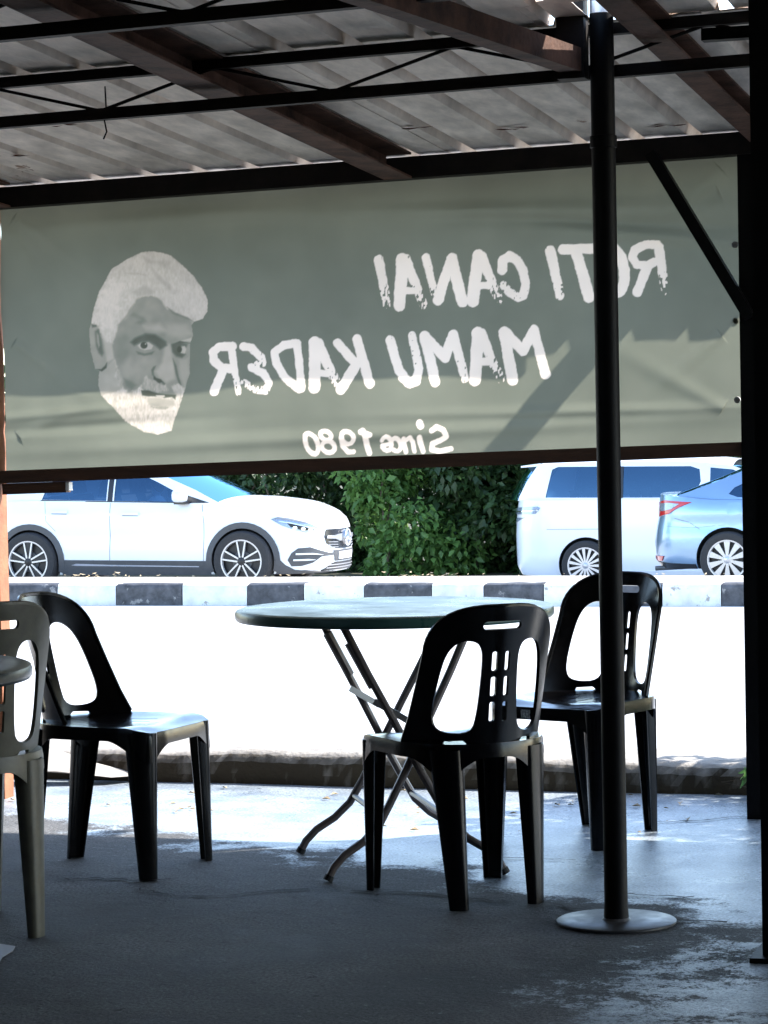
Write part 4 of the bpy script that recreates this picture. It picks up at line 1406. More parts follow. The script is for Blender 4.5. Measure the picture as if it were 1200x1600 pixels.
class Car:
    def __init__(self, name, label, cat, loc, spec, group=None):
        self.root = empty(name, loc)
        tag(self.root, label, cat, group)
        self.sp = spec
        self.sh = Shape(*spec['shape'])

    # ---- a plate lying on the flank
    def wrap(self, name, poly, m, off=0.004, t=0.012, step=0.05, mirror=False, parent=None, holes=()):
        pv, pt = plate2d(poly, holes, step)
        V, F = [], []
        if mirror and max(a for a, _ in poly) < self.sh.smax - .001:
            return self.wrap_pair(name, pv, pt, m, off, t, parent)
        for sgn in ((1, -1) if mirror else (1,)):
            v = [self.sh.at(a, z, off, sgn) for a, z in pv]
            f = pt if sgn == 1 else [tuple(reversed(q)) for q in pt]
            v, f = thicken(v, f, t)
            b = len(V)
            V += v
            F += [tuple(i + b for i in q) for q in f]
        return link_mesh(name, V, F, m, parent or self.root, angle=40)

    def wrap_pair(self, name, pv, pt, m, off, t, parent):
        out = []
        for sgn in (1, -1):
            v, f = thicken([self.sh.at(a, z, off, sgn) for a, z in pv], pt if sgn == 1 else [tuple(reversed(q)) for q in pt], t)
            out.append(link_mesh(name, v, f, m, parent or self.root, angle=40))
        return out[0]

    def line(self, name, pts, m, w=0.007, off=0.0012, parent=None):
        """narrow gap line on the flank"""
        P = []
        for (a, b), (c, d) in zip(pts, pts[1:]):
            n = max(1, int(math.hypot(c - a, d - b) / .06))
            P += [(a + (c - a) * k / n, b + (d - b) * k / n) for k in range(n)]
        P.append(pts[-1])
        v = []
        for i, (a, b) in enumerate(P):
            p, q = P[max(i - 1, 0)], P[min(i + 1, len(P) - 1)]
            dx, dy = q[0] - p[0], q[1] - p[1]
            L = math.hypot(dx, dy)
            nx, ny = -dy / L * w / 2, dx / L * w / 2
            v += [self.sh.at(a + nx, b + ny, off), self.sh.at(a - nx, b - ny, off)]
        f = [(2 * i + 1, 2 * i + 3, 2 * i + 2, 2 * i) for i in range(len(P) - 1)]
        v, f = thicken(v, f, .003)
        return link_mesh(name, v, f, m, parent or self.root)

    def cab_y(self, x, z):
        sp = self.sp
        yb = lerp_list(sp['cab_half'], x)
        d = max(0, z - sp['belt'])
        return -(yb - sp['tum'] * d - sp['tum2'] * d * d)

    def build(self):
        sp, sh, root = self.sp, self.sh, self.root
        pm = sp['paint']
        zt = sp['top']
        zb = sp['bottom']
        ra = sp['arch']
        hz = sp['hub_z']
        # --- flank with wheel arch notches
        poly = [(sh.smin, zb)]
        for wx in (sp['xr'], sp['xf']):
            a0 = math.asin((zb - hz) / ra)
            for k in range(25):
                a = math.pi - a0 - (math.pi - 2 * a0) * k / 24
                poly.append((wx + ra * math.cos(a), hz + ra * math.sin(a)))
        poly.append((sh.smax, zb))
        for s in np.linspace(sh.smax, sh.smin, 70):
            poly.append((float(s), lerp_list(zt, s)))
        pv, pt = plate2d(poly, (), 0.062)
        V, F = [], []
        for sgn in (1, -1):
            b = len(V)
            V += [sh.at(a, z, 0, sgn) for a, z in pv]
            F += [tuple(i + b for i in (q if sgn == 1 else reversed(q))) for q in pt]
        # --- bonnet and rear deck as strips between both flanks
        for s0, s1, crown in ((sp['hood_s'], sh.smax, sp['hood_crown']), (sp['deck_s'], sh.smin, sp['deck_crown'])):
            ss = np.linspace(s0, s1, 44)
            nn = 17
            b = len(V)
            for s in ss:
                e = sh.at(float(s), lerp_list(zt, s), 0)
                fade = abs(s1 - s) / abs(s1 - s0)
                for k in range(nn):
                    t = -1 + 2 * k / (nn - 1)
                    tt = math.copysign(1 - (1 - abs(t)) ** 1.0, t)
                    V.append((e[0], e[1] * tt * -1, e[2] + crown * min(1, fade * 2.2) * (1 - abs(tt) ** 2.6)))
            for i in range(len(ss) - 1):
                for k in range(nn - 1):
                    q = (b + i * nn + k, b + i * nn + k + 1, b + (i + 1) * nn + k + 1, b + (i + 1) * nn + k)
                    F.append(q if s1 > s0 else tuple(reversed(q)))
        body = link_mesh('body', V, F, pm, root, angle=48)
        # --- dark floor and wheel wells
        MB().box((sh.rx[-1] + .35, -sh.b + .26, .20), (sh.fx[-1] - .5, sh.b - .26, sp['belt'] - .12)).build('underbody', M['cabin_dark'], root, smooth=False)
        # --- cabin
        ap, re, dp = sp['apillar'], sp['roof_edge'], sp['dpillar']
        belt = [(x, lerp_list(zt, x) - .012) for x in np.linspace(dp[-1][0], ap[0][0], 24)][1:-1]
        cab = ap + re[1:] + dp[1:] + belt
        pv, pt = plate2d(cab, sp['windows'], 0.07)
        V, F = [], []
        for sgn in (1, -1):
            b = len(V)
            V += [(x, sgn * self.cab_y(x, z), z) for x, z in pv]
            F += [tuple(i + b for i in (q if sgn == 1 else reversed(q))) for q in pt]
        xs = np.linspace(re[0][0], re[-1][0], 28)
        b = len(V)
        nn = 15
        rl = sorted_list(re)
        for x in xs:
            z = lerp_list(rl, x)
            ye = self.cab_y(x, z)
            for k in range(nn):
                t = -1 + 2 * k / (nn - 1)
                V.append((x, -ye * t * -1 * -1, z + sp['roof_crown'] * (1 - abs(t) ** 3.2)))
        for i in range(len(xs) - 1):
            for k in range(nn - 1):
                F.append((b + i * nn + k, b + (i + 1) * nn + k, b + (i + 1) * nn + k + 1, b + i * nn + k + 1))
        link_mesh('cabin', V, F, pm, root, angle=48)
        # --- windscreen and rear window between the pillars
        for nm, L, sg in (('windscreen', ap, 1), ('rear_window', dp, -1)):
            V, F = [], []
            L2 = dense(L + [L[-1]], .12)[:-1] if False else L
            for x, z in L2:
                ye = self.cab_y(x, z)
                for k in range(nn):
                    t = -1 + 2 * k / (nn - 1)
                    V.append((x + sg * sp.get('bulge_rear' if sg < 0 else 'bulge', sp['bulge']) * (1 - t * t), ye * t, z + 0.012 * (1 - t * t)))
            for i in range(len(L2) - 1):
                for k in range(nn - 1):
                    q = (i * nn + k, i * nn + k + 1, (i + 1) * nn + k + 1, (i + 1) * nn + k)
                    F.append(q)
            link_mesh(nm, V, F, M['glass'], root)
        # --- side windows
        for wpoly in sp['windows']:
            cx = sum(p[0] for p in wpoly) / len(wpoly)
            cz = sum(p[1] for p in wpoly) / len(wpoly)
            big = [(cx + (x - cx) * 1.015, cz + (z - cz) * 1.03) for x, z in wpoly]
            pv, pt = plate2d(big, (), 0.12)
            for sgn in (1, -1):
                v = [(x, sgn * (self.cab_y(x, z) + .008), z) for x, z in pv]
                link_mesh('window', v, pt if sgn == 1 else [tuple(reversed(q)) for q in pt], M['glass'], root)
        # black window frame strip under and between the glass
        for fpoly in sp.get('frames', ()):
            pv, pt = plate2d(fpoly, (), 0.1)
            v, f = thicken([(x, self.cab_y(x, z) - .004, z) for x, z in pv], pt, .006)
            link_mesh('window_frame', v, f, M['trim_black'], root)
        # --- seats
        for sx in sp['seats']:
            for sy in (-.38, .38):
                mb = MB()
                mb.box((sx - .22, sy - .24, .55), (sx + .25, sy + .24, .68))
                mb.bar((sx - .24, sy, .62), (sx - .40, sy, 1.12), .46, .12, (0, 0, 1))
                mb.bar((sx - .41, sy, 1.15), (sx - .44, sy, 1.30), .24, .09, (0, 0, 1))
                mb.build('seat', M['cabin_dark'], root)
        # --- wheels
        for wx in (sp['xr'], sp['xf']):
            for sgn in (1, -1):
                self.wheel(wx, sgn)
        # --- arch liners
        for wx in (sp['xr'], sp['xf']):
            for sgn in (1, -1):
                v, f = [], []
                for k in range(21):
                    a = math.pi * k / 20
                    for yy in (sh.b - .03, sh.b - .32):
                        v.append((wx + (ra - .004) * math.cos(a), -sgn * yy, hz + (ra - .004) * math.sin(a)))
                f = [(2 * k, 2 * k + 1, 2 * k + 3, 2 * k + 2) for k in range(20)]
                link_mesh('arch_liner', v, f, M['cabin_dark'], root)
        return self

    def wheel(self, wx, sgn):
        sp = self.sp
        r, rr = sp['tyre_r'], sp['rim_r']
        e = empty('wheel', (wx, -sgn * (self.sh.b - .055), sp['hub_z']), 0 if sgn == 1 else math.pi, self.root)
        w = .11
        MB().lathe([(rr - .01, -w), (r - .03, -w), (r - .006, -w + .025), (r, -w + .06), (r, w - .06), (r - .006, w - .03), (r - .02, w - .008), (rr + .03, w - .002),
                    (rr + .006, w - .010), (rr - .004, w - .012), (rr - .01, w - .02), (rr - .012, -w)], 40, axis='y', cap=False).build('tyre', M['tyre'], e, angle=30)
        MB().lathe([(rr - .022, w - .03), (rr - .012, w - .009), (rr + .004, w - .008), (rr + .002, w - .02)], 40, axis='y', cap=False).build('rim', M['rim_silver'], e, angle=30)
        MB().lathe([(0, w - .075), (rr - .015, w - .075), (rr - .015, w - .08)], 32, axis='y').build('wheel_disc', M['rim_dark'], e)
        MB().lathe([(0.0, w - .058), (.12, w - .058), (.125, w - .066), (.125, w - .07)], 24, axis='y').build('brake_disc', M['cladding'], e)
        y0, y1 = -(w - .05), -(w - .014)
        n, a0, style = sp['spokes']

        def prism(mb, poly, ya, yb):
            k = len(poly)
            v = [(x, ya, z) for x, z in poly] + [(x, yb, z) for x, z in poly]
            f = [tuple(range(k)), tuple(reversed(range(k, 2 * k)))] + [(i, k + i, k + (i + 1) % k, (i + 1) % k) for i in range(k)]
            mb.add(v, f)
        for q in range(n):
            a = a0 + 2 * math.pi * q / n
            rot = lambda p: (p[0] * math.cos(a) - p[1] * math.sin(a), p[0] * math.sin(a) + p[1] * math.cos(a))
            mb = MB()
            if style == 'twin':
                for s in (1, -1):
                    prism(mb, [rot(p) for p in ((.045, s * .008), (.045, s * .028), (rr - .012, s * .062), (rr - .012, s * .044))], y1, y0)
                mb.build('spoke', M['rim_silver'], e, smooth=False)
                mb = MB()
                prism(mb, [rot(p) for p in ((.045, -.012), (rr - .014, -.046), (rr - .014, .046), (.045, .012))], y1 + .014, y0)
                mb.build('spoke_insert', M['rim_dark'], e, smooth=False)
            else:
                wi, wo = sp['spoke_w']
                prism(mb, [rot(p) for p in ((.04, -wi), (rr - .012, -wo), (rr - .012, wo), (.04, wi))], y1, y0)
                mb.build('spoke', M['rim_silver'], e, smooth=False)
        MB().lathe([(0, w - .008), (.03, w - .009), (.045, w - .018), (.062, w - .02), (.064, w - .05)], 24, axis='y').build('hub_cap', M['rim_dark'] if style == 'twin' else M['rim_silver'], e)


def arch_ring(cx, cz, r0, r1, a0, a1, n=22):
    o = [(cx + r1 * math.cos(R(a0 + (a1 - a0) * k / n)), cz + r1 * math.sin(R(a0 + (a1 - a0) * k / n))) for k in range(n + 1)]
    i = [(cx + r0 * math.cos(R(a1 - (a1 - a0) * k / n)), cz + r0 * math.sin(R(a1 - (a1 - a0) * k / n))) for k in range(n + 1)]
    return o + i


CARG = 'cars on the far side of the road'
# ------------------------------------------------ white crossover
suv = Car('crossover_car', 'white crossover car with dark wheel arch cladding and driver, at left beyond the median', 'car', (-12.07, 29.32, -0.567), dict(
    shape=(.915, -1.45, 1.25, -2.145, 2.33, 2.75,
           [(.12, .09), (.25, .03), (.36, .004), (.5, 0), (.66, .014), (.8, .004), (.92, .012), (1.0, .035), (1.1, .06)],
           [(.12, .16), (.22, .03), (.4, 0), (.6, .012), (.74, .025), (.82, .065), (.9, .16), (1.05, .45)],
           [(.12, .14), (.3, .02), (.6, 0), (.85, .03), (1.1, .10)]),
    paint=M['car_white'], belt=1.05, bottom=.20, arch=.40, hub_z=.355, xf=1.365, xr=-1.365, tyre_r=.357, rim_r=.252,
    top=[(-3.2, 1.0), (-2.3, 1.07), (-1.4, 1.088), (-.6, 1.075), (.2, 1.05), (.85, 1.028), (1.1, 1.03), (1.4, 1.015), (1.8, .97), (2.15, .92), (2.5, .86), (2.9, .825), (3.2, .82)],
    hood_s=.70, hood_crown=.075, deck_s=-1.7, deck_crown=.02, cab_half=[(-2.2, .78), (-1.6, .845), (0, .875), (1.0, .80)],
    tum=.22, tum2=.30, roof_crown=.055, bulge=.16,
    apillar=[(1.08, 1.02), (.75, 1.19), (.36, 1.355), (.0, 1.485)], roof_edge=[(.0, 1.485), (-.4, 1.54), (-.9, 1.545), (-1.4, 1.505), (-1.72, 1.44)],
    dpillar=[(-1.72, 1.44), (-1.95, 1.24), (-2.06, 1.065)],
    windows=[[(-.27, 1.075), (.70, 1.052), (.62, 1.115), (.27, 1.29), (.02, 1.40), (-.27, 1.455)], [(-.37, 1.078), (-1.22, 1.10), (-1.16, 1.26), (-1.0, 1.42), (-.7, 1.465), (-.37, 1.46)]],
    frames=[[(-.29, 1.07), (-.355, 1.07), (-.355, 1.46), (-.29, 1.46)], [(-1.25, 1.083), (.93, 1.036), (.72, 1.053), (-.3, 1.074), (-1.22, 1.098)],
            [(.93, 1.04), (.66, 1.055), (.60, 1.125), (.64, 1.135)]],
    seats=[.05, -.85], spokes=(5, R(90), 'twin')))
suv.build()
for cx, a0, a1 in ((1.365, -18, 198), (-1.365, -18, 198)):
    suv.wrap('arch_cladding', arch_ring(cx, .355, .385, .455, a0, a1), M['cladding'], .014, .03, .05)
suv.wrap('sill_cladding', [(-.955, .19), (.955, .19), (.93, .355), (-.93, .375)], M['cladding'], .012, .03, .08)
suv.wrap('chrome_strip', [(-.82, .315), (-.75, .332), (-.3, .318), (.82, .298), (.82, .286), (-.3, .300), (-.75, .306)], M['chrome'], .018, .01, .06)
for hx, hz_ in ((-.05, .925), (-.97, .955)):
    d = suv.line('door_handle', [(hx - .115, hz_), (hx + .115, hz_ - .004)], M['car_white'], .034, .026)
    suv.line('handle_shade', [(hx - .10, hz_ - .024), (hx + .10, hz_ - .028)], M['seam'], .009, .003)  # dark strip drawn for the shade under the handle
suv.line('door_seam', [(.87, .30), (.88, .5), (.89, .8), (.86, 1.025)], M['seam'])
suv.line('door_seam', [(-.32, .37), (-.31, .7), (-.315, 1.07)], M['seam'])
suv.line('door_seam', [(-1.02, .72), (-1.14, .84), (-1.17, 1.08)], M['seam'], .005)

# ------------------------------------------------ white people carrier
van = Car('people_carrier', 'tall white people carrier with long dark side windows, behind the blue saloon', 'van', (-6.18, 33.9, -0.845), dict(
    shape=(.9, -1.75, 1.3, -2.56, 2.35, 3.0,
           [(.12, .08), (.25, .03), (.45, 0), (.8, 0), (1.0, .006), (1.2, .02), (1.3, .03)],
           [(.12, .12), (.3, .0), (.6, .02), (.9, .15), (1.2, .5)],
           [(.12, .12), (.3, .01), (.7, 0), (1.0, .02), (1.2, .05)]),
    paint=M['car_white'], belt=1.17, bottom=.19, arch=.37, hub_z=.325, xf=1.475, xr=-1.475, tyre_r=.327, rim_r=.235,
    top=[(-3.4, 1.16), (-2.3, 1.18), (-1, 1.185), (.8, 1.15), (1.3, 1.10), (1.8, 1.02), (2.4, .9), (3.2, .8)],
    hood_s=1.0, hood_crown=.06, deck_s=-2.0, deck_crown=.01, cab_half=[(-2.52, .46), (-2.44, .62), (-2.2, .77), (-2.0, .85), (-1.7, .872), (0.6, .872), (1.5, .8)],
    tum=.16, tum2=.12, roof_crown=.075, bulge=.14, bulge_rear=.24,
    apillar=[(1.45, 1.09), (1.1, 1.29), (.75, 1.48), (.45, 1.60)], roof_edge=[(.45, 1.60), (0, 1.655), (-.8, 1.675), (-1.6, 1.665), (-2.16, 1.63)],
    dpillar=[(-2.16, 1.63), (-2.32, 1.42), (-2.46, 1.17)],
    windows=[[(-2.02, 1.215), (-.06, 1.195), (.04, 1.40), (.02, 1.56), (-.1, 1.60), (-1.86, 1.615), (-1.94, 1.58)], [(.16, 1.195), (1.1, 1.17), (.75, 1.42), (.45, 1.55), (.16, 1.58)]],
    frames=[[(-1.02, 1.2), (-.98, 1.2), (-.98, 1.61), (-1.02, 1.61)]],
    seats=[.4, -.5, -1.3], spokes=(15, 0, 'plain'), spoke_w=(.010, .020)))
van.build()
van.line('door_seam', [(-1.03, .25), (-1.03, .7), (-1.02, 1.17)], M['seam'], .008)
van.line('door_seam', [(.1, .25), (.1, .7), (.1, 1.16)], M['seam'], .008)
van.line('slide_rail', [(-2.0, .80), (-1.0, .80)], M['seam'], .006)
van.wrap('sill_trim', [(-1.08, .19), (1.08, .19), (1.07, .25), (-1.07, .25)], M['car_white'], .012, .03, .1)
v = [(-2.10, s * .70, 1.665) for s in (-1, 1)] + [(-2.10, s * .70, 1.625) for s in (-1, 1)] + [(-2.40, s * .62, 1.632) for s in (-1, 1)] + [(-2.40, s * .62, 1.610) for s in (-1, 1)]
link_mesh('roof_spoiler', v, [(0, 1, 5, 4), (2, 6, 7, 3), (4, 5, 7, 6), (0, 4, 6, 2), (1, 3, 7, 5)], M['car_white'], van.root, smooth=False)
tl = van.wrap('tail_light', [(-2.74, 1.075), (-2.13, 1.10), (-2.09, 1.08), (-2.16, 1.005), (-2.74, .985)], M['clear_lens'], .012, .02, .05)
van.wrap('lower_lens', [(-2.74, .94), (-2.34, .955), (-2.58, .885), (-2.74, .86)], M['clear_lens'], .010, .02, .05, parent=tl)
van.wrap('lamp_bar', [(-2.61, 1.03), (-2.12, 1.055), (-2.12, 1.045), (-2.61, 1.018)], M['chrome'], .018, .01, .05, parent=tl)

# ------------------------------------------------ silver blue saloon
sal = Car('saloon_car', 'silver blue saloon with red and white tail lamp, in front of the white people carrier', 'car', (-3.775, 29.77, -0.557), dict(
    shape=(.865, -1.45, 1.2, -2.265, 2.2, 2.5,
           [(.12, .10), (.25, .03), (.4, .005), (.58, .0), (.72, .018), (.84, .006), (.95, .03), (1.05, .07)],
           [(.12, .12), (.3, .0), (.6, .02), (.8, .12), (1.0, .4)],
           [(.12, .16), (.3, .02), (.5, 0), (.66, .02), (.8, .05), (.95, .06), (1.05, .07)]),
    paint=M['car_silver'], belt=.98, bottom=.21, arch=.365, hub_z=.315, xf=1.3, xr=-1.3, tyre_r=.318, rim_r=.222,
    top=[(-3.2, 1.05), (-2.4, 1.045), (-2.0, 1.03), (-1.5, .99), (-.5, .97), (.8, .95), (1.2, .92), (1.8, .82), (2.6, .72), (3.0, .70)],
    hood_s=.6, hood_crown=.07, deck_s=-1.15, deck_crown=.035, cab_half=[(-2.0, .66), (-1.4, .76), (0, .80), (.9, .76)],
    tum=.34, tum2=.3, roof_crown=.05, bulge=.12,
    apillar=[(1.0, .94), (.7, 1.1), (.35, 1.27), (.05, 1.38)], roof_edge=[(.05, 1.38), (-.3, 1.42), (-.7, 1.41), (-1.05, 1.35)],
    dpillar=[(-1.05, 1.35), (-1.4, 1.21), (-1.75, 1.085), (-1.95, 1.02)],
    windows=[[(-.98, 1.0), (-.5, .985), (-.3, .985), (-.3, 1.34), (-.62, 1.33), (-.98, 1.24), (-1.24, 1.12), (-1.30, 1.05), (-1.2, 1.015)], [(-.22, .985), (.75, .965), (.3, 1.25), (-.05, 1.335), (-.22, 1.34)]],
    seats=[.05, -.75], spokes=(10, R(18), 'plain'), spoke_w=(.012, .036)))
sal.build()
tl = sal.wrap('tail_light', [(-2.45, .955), (-2.15, .985), (-1.72, .965), (-1.9, .90), (-2.05, .83), (-2.35, .79), (-2.45, .86)], M['red_lens'], .010, .02, .04)
sal.wrap('lamp_insert', [(-2.3, .945), (-2.05, .955), (-1.88, .945), (-2.0, .885), (-2.18, .86), (-2.32, .86)], M['clear_lens'], .015, .012, .04, parent=tl)
sal.line('bumper_seam', [(-1.95, .78), (-1.75, .74), (-1.62, .66)], M['seam'], .007)
sal.line('body_crease', [(-2.1, .69), (-1.7, .675), (-1.4, .70), (-.9, .74)], M['seam'], .004)
sal.wrap('rear_skirt', [(-2.6, .20), (-1.66, .21), (-1.68, .26), (-2.6, .28)], M['trim_black'], .012, .03, .07)
sal.wrap('reflector', [(-2.55, .34), (-2.15, .345), (-2.2, .29), (-2.55, .28)], M['red_lens'], .014, .02, .06)
MB().tube([(-2.2, -.5, .20), (-1.9, -.5, .215), (-1.6, -.45, .23)], .028, 10).build('exhaust_pipe', M['galv'], sal.root)
sal.wrap('fuel_flap', rounded(-1.30, .82, -1.14, .96, .03), M['car_silver'], .004, .006, .05)

# front end, mirror and driver of the crossover
hl = suv.wrap('headlight', [(1.72, .84), (1.80, .864), (1.95, .845), (2.15, .795), (2.31, .735), (2.27, .69), (2.13, .678), (2.0, .71), (1.84, .768)], M['clear_lens'], .010, .02, .035, mirror=True)
suv.wrap('lamp_brow', [(1.72, .842), (1.80, .866), (1.95, .847), (2.15, .797), (2.15, .782), (1.95, .828), (1.80, .846)], M['seam'], .014, .012, .04, parent=hl)
suv.wrap('lamp_core', [(1.90, .80), (2.22, .725), (2.24, .705), (2.1, .70), (1.95, .745)], M['rim_dark'], .012, .01, .04, parent=hl)
suv.wrap('running_light', [(1.80, .822), (1.95, .80), (2.25, .722), (2.25, .712), (1.95, .788), (1.82, .808)], M['chrome'], .017, .008, .04, parent=hl)
for q in (2.0, 2.1, 2.19):
    zc = .735 - (q - 2.0) * .14
    suv.wrap('lamp_lens', [(q + .028 * math.cos(R(a)), zc + .020 * math.sin(R(a))) for a in range(0, 360, 40)], M['chrome'], .016, .012, .03, parent=hl)
sm_ = suv.sh.smax
gr = suv.wrap('grille', [(2.44, .705), (sm_, .70), (sm_, .465), (2.62, .475), (2.43, .535), (2.40, .62)], M['trim_black'], .006, .02, .05, mirror=True)
suv.wrap('grille_bar', [(2.44, .632), (2.62, .628), (2.70, .64), (sm_, .645), (sm_, .555), (2.70, .56), (2.62, .585), (2.43, .598)], M['rim_silver'], .022, .015, .05, mirror=True, parent=gr)
for k in range(3):
    z = .56 - .03 * k
    suv.wrap('grille_mesh', [(2.46, z), (2.68, z - .008), (2.68, z - .018), (2.46, z - .010)], M['seam'], .010, .01, .05, mirror=True, parent=gr)
nose = suv.sh.at(sm_, .59, 0)
mb = MB()
ring = [(nose[0] + .048, .098 * math.cos(R(a)), .595 + .098 * math.sin(R(a))) for a in range(0, 361, 15)]
mb.tube(ring, .010, 6, cap=False)
for a in (90, 210, 330):
    c, s = math.cos(R(a)), math.sin(R(a))
    x = nose[0] + .048
    mb.add([(x + .012, 0, .595), (x, -s * .018, .595 + c * .018), (x + .002, c * .094, .595 + s * .094), (x, s * .018, .595 - c * .018)], [(0, 1, 2), (0, 2, 3), (0, 3, 1)])
mb.build('star_emblem', M['chrome'], gr)
MB().lathe([(0, .0), (.086, .0), (.09, -.01), (.09, -.05)], 28).build('emblem_disc', M['rim_silver'], gr)
ed_ = suv.root.children[-1]
for o in gr.children:
    if o.name.startswith('emblem_disc'):
        o.rotation_euler = (0, R(90), 0)
        o.location = (nose[0] + .038, 0, .595)
it = suv.wrap('air_intake', [(1.905, .36), (1.95, .44), (2.03, .495), (2.18, .505), (2.32, .462), (2.46, .43), (2.62, .43), (2.62, .40), (2.46, .395), (2.34, .39), (2.22, .32), (2.07, .285), (1.95, .285)], M['cladding'], .006, .02, .04, mirror=True)
suv.wrap('intake_fin', [(2.0, .438), (2.2, .435), (2.36, .41), (2.2, .418), (2.0, .418)], M['car_white'], .020, .015, .05, parent=it)
suv.wrap('intake_fin', [(1.97, .366), (2.15, .366), (2.25, .352), (2.13, .347), (1.97, .348)], M['car_white'], .020, .015, .05, parent=it)
pl = suv.wrap('plate_holder', [(2.56, .455), (sm_, .455), (sm_, .325), (2.60, .325)], M['cladding'], .008, .02, .05, mirror=True)
suv.wrap('number_plate', [(2.68, .43), (sm_, .43), (sm_, .345), (2.68, .345)], M['plate_white'], .018, .012, .05, mirror=True, parent=pl)
lo = suv.wrap('lower_grille', [(2.36, .222), (2.54, .302), (2.62, .312), (sm_, .312), (sm_, .215)], M['trim_black'], .006, .02, .05, mirror=True)
for k in range(2):
    z = .285 - .034 * k
    suv.wrap('lower_bar', [(2.50 - .05 * k, z), (sm_, z), (sm_, z - .010), (2.48 - .05 * k, z - .010)], M['rim_silver'], .014, .01, .06, mirror=True, parent=lo)
suv.wrap('bumper_cladding', [(1.76, .195), (2.75, .195), (2.3, .215), (2.0, .235), (1.88, .30), (1.81, .37)], M['cladding'], .010, .02, .05, mirror=True)
mb = MB()
n = 14
v, f = [], []
for i in range(9):
    t = -1 + 2 * i / 8
    k = (1 - abs(t) ** 3) ** .5
    for j in range(n):
        a = 2 * math.pi * j / n
        ca, sa = math.cos(a), math.sin(a)
        v.append((.62 + .095 * math.copysign(abs(ca) ** .6, ca) * k - .02 * t, -.99 + .115 * t, 1.125 + .075 * math.copysign(abs(sa) ** .6, sa) * k + .012 * t * -1))
f = [(i * n + j, i * n + (j + 1) % n, (i + 1) * n + (j + 1) % n, (i + 1) * n + j) for i in range(8) for j in range(n)]
mi = MB().add(v, f).build('side_mirror', M['car_white'], suv.root)
MB().box((.55, -1.0, 1.03), (.70, -.83, 1.058)).build('mirror_foot', M['trim_black'], mi, smooth=False)
for v2 in mi.data.vertices:
    pass

# driver: one continuous skinned figure
def skin_body(name, joints, edges, m, loc, root_i=0):
    me = bpy.data.meshes.new(name)
    me.from_pydata([j[0] for j in joints], edges, [])
    o = bpy.data.objects.new(name, me)
    COL.objects.link(o)
    o.location = loc
    sk = o.modifiers.new('skin', 'SKIN')
    sv = me.skin_vertices[0].data
    for i, j in enumerate(joints):
        sv[i].radius = (j[1], j[1]) if not isinstance(j[1], tuple) else j[1]
        sv[i].use_root = (i == root_i)
    sk.use_smooth_shade = True
    ss = o.modifiers.new('sub', 'SUBSURF')
    ss.levels = ss.render_levels = 2
    me.materials.append(m)
    return o


J = [((-.02, 0, .74), .15), ((-.06, 0, .90), .14), ((-.09, 0, 1.05), (.15, .13)), ((-.075, 0, 1.13), .06), ((-.055, 0, 1.19), .062), ((-.04, 0, 1.26), .082), ((-.045, 0, 1.325), .066),
     ((-.08, -.17, 1.06), .058), ((.08, -.22, .90), .046), ((.30, -.14, .98), .034), ((.36, -.13, 1.0), .03),
     ((-.08, .17, 1.06), .058), ((.08, .22, .90), .046), ((.30, .14, .98), .034), ((.36, .13, 1.0), .03),
     ((.18, -.10, .74), .085), ((.46, -.12, .72), .06), ((.60, -.12, .42), .045), ((.18, .10, .74), .085), ((.46, .12, .72), .06), ((.60, .12, .42), .045)]
E_ = [(0, 1), (1, 2), (2, 3), (3, 4), (4, 5), (5, 6), (2, 7), (7, 8), (8, 9), (9, 10), (2, 11), (11, 12), (12, 13), (13, 14), (0, 15), (15, 16), (16, 17), (0, 18), (18, 19), (19, 20)]
dr = skin_body('person', J, E_, M['shirt'], (-11.93, 28.94, -.567))
tag(dr, 'driver in a pale shirt sitting behind the window of the white crossover', 'person')
hd = MB()
hd.lathe([(.0, .115), (.045, .108), (.078, .07), (.086, .02), (.080, -.02), (.070, -.055), (.055, -.09), (.03, -.11), (0, -.115)], 20, (-.035, 0, 1.265))
hd.add([(.045, -.014, 1.262), (.045, .014, 1.262), (.068, 0, 1.245), (.050, 0, 1.285)], [(0, 1, 2), (0, 2, 3), (1, 3, 2)])
for s in (-1, 1):
    hd.add([(-.04, s * .084, 1.285), (-.02, s * .088, 1.25), (-.045, s * .094, 1.24), (-.06, s * .09, 1.275)], [(0, 1, 2, 3)])
hd.build('head', M['skin'], dr)
MB().lathe([(.0, .122), (.05, .115), (.085, .078), (.093, .03), (.091, .0)], 20, (-.045, 0, 1.272)).build('hair', M['hair'], dr)

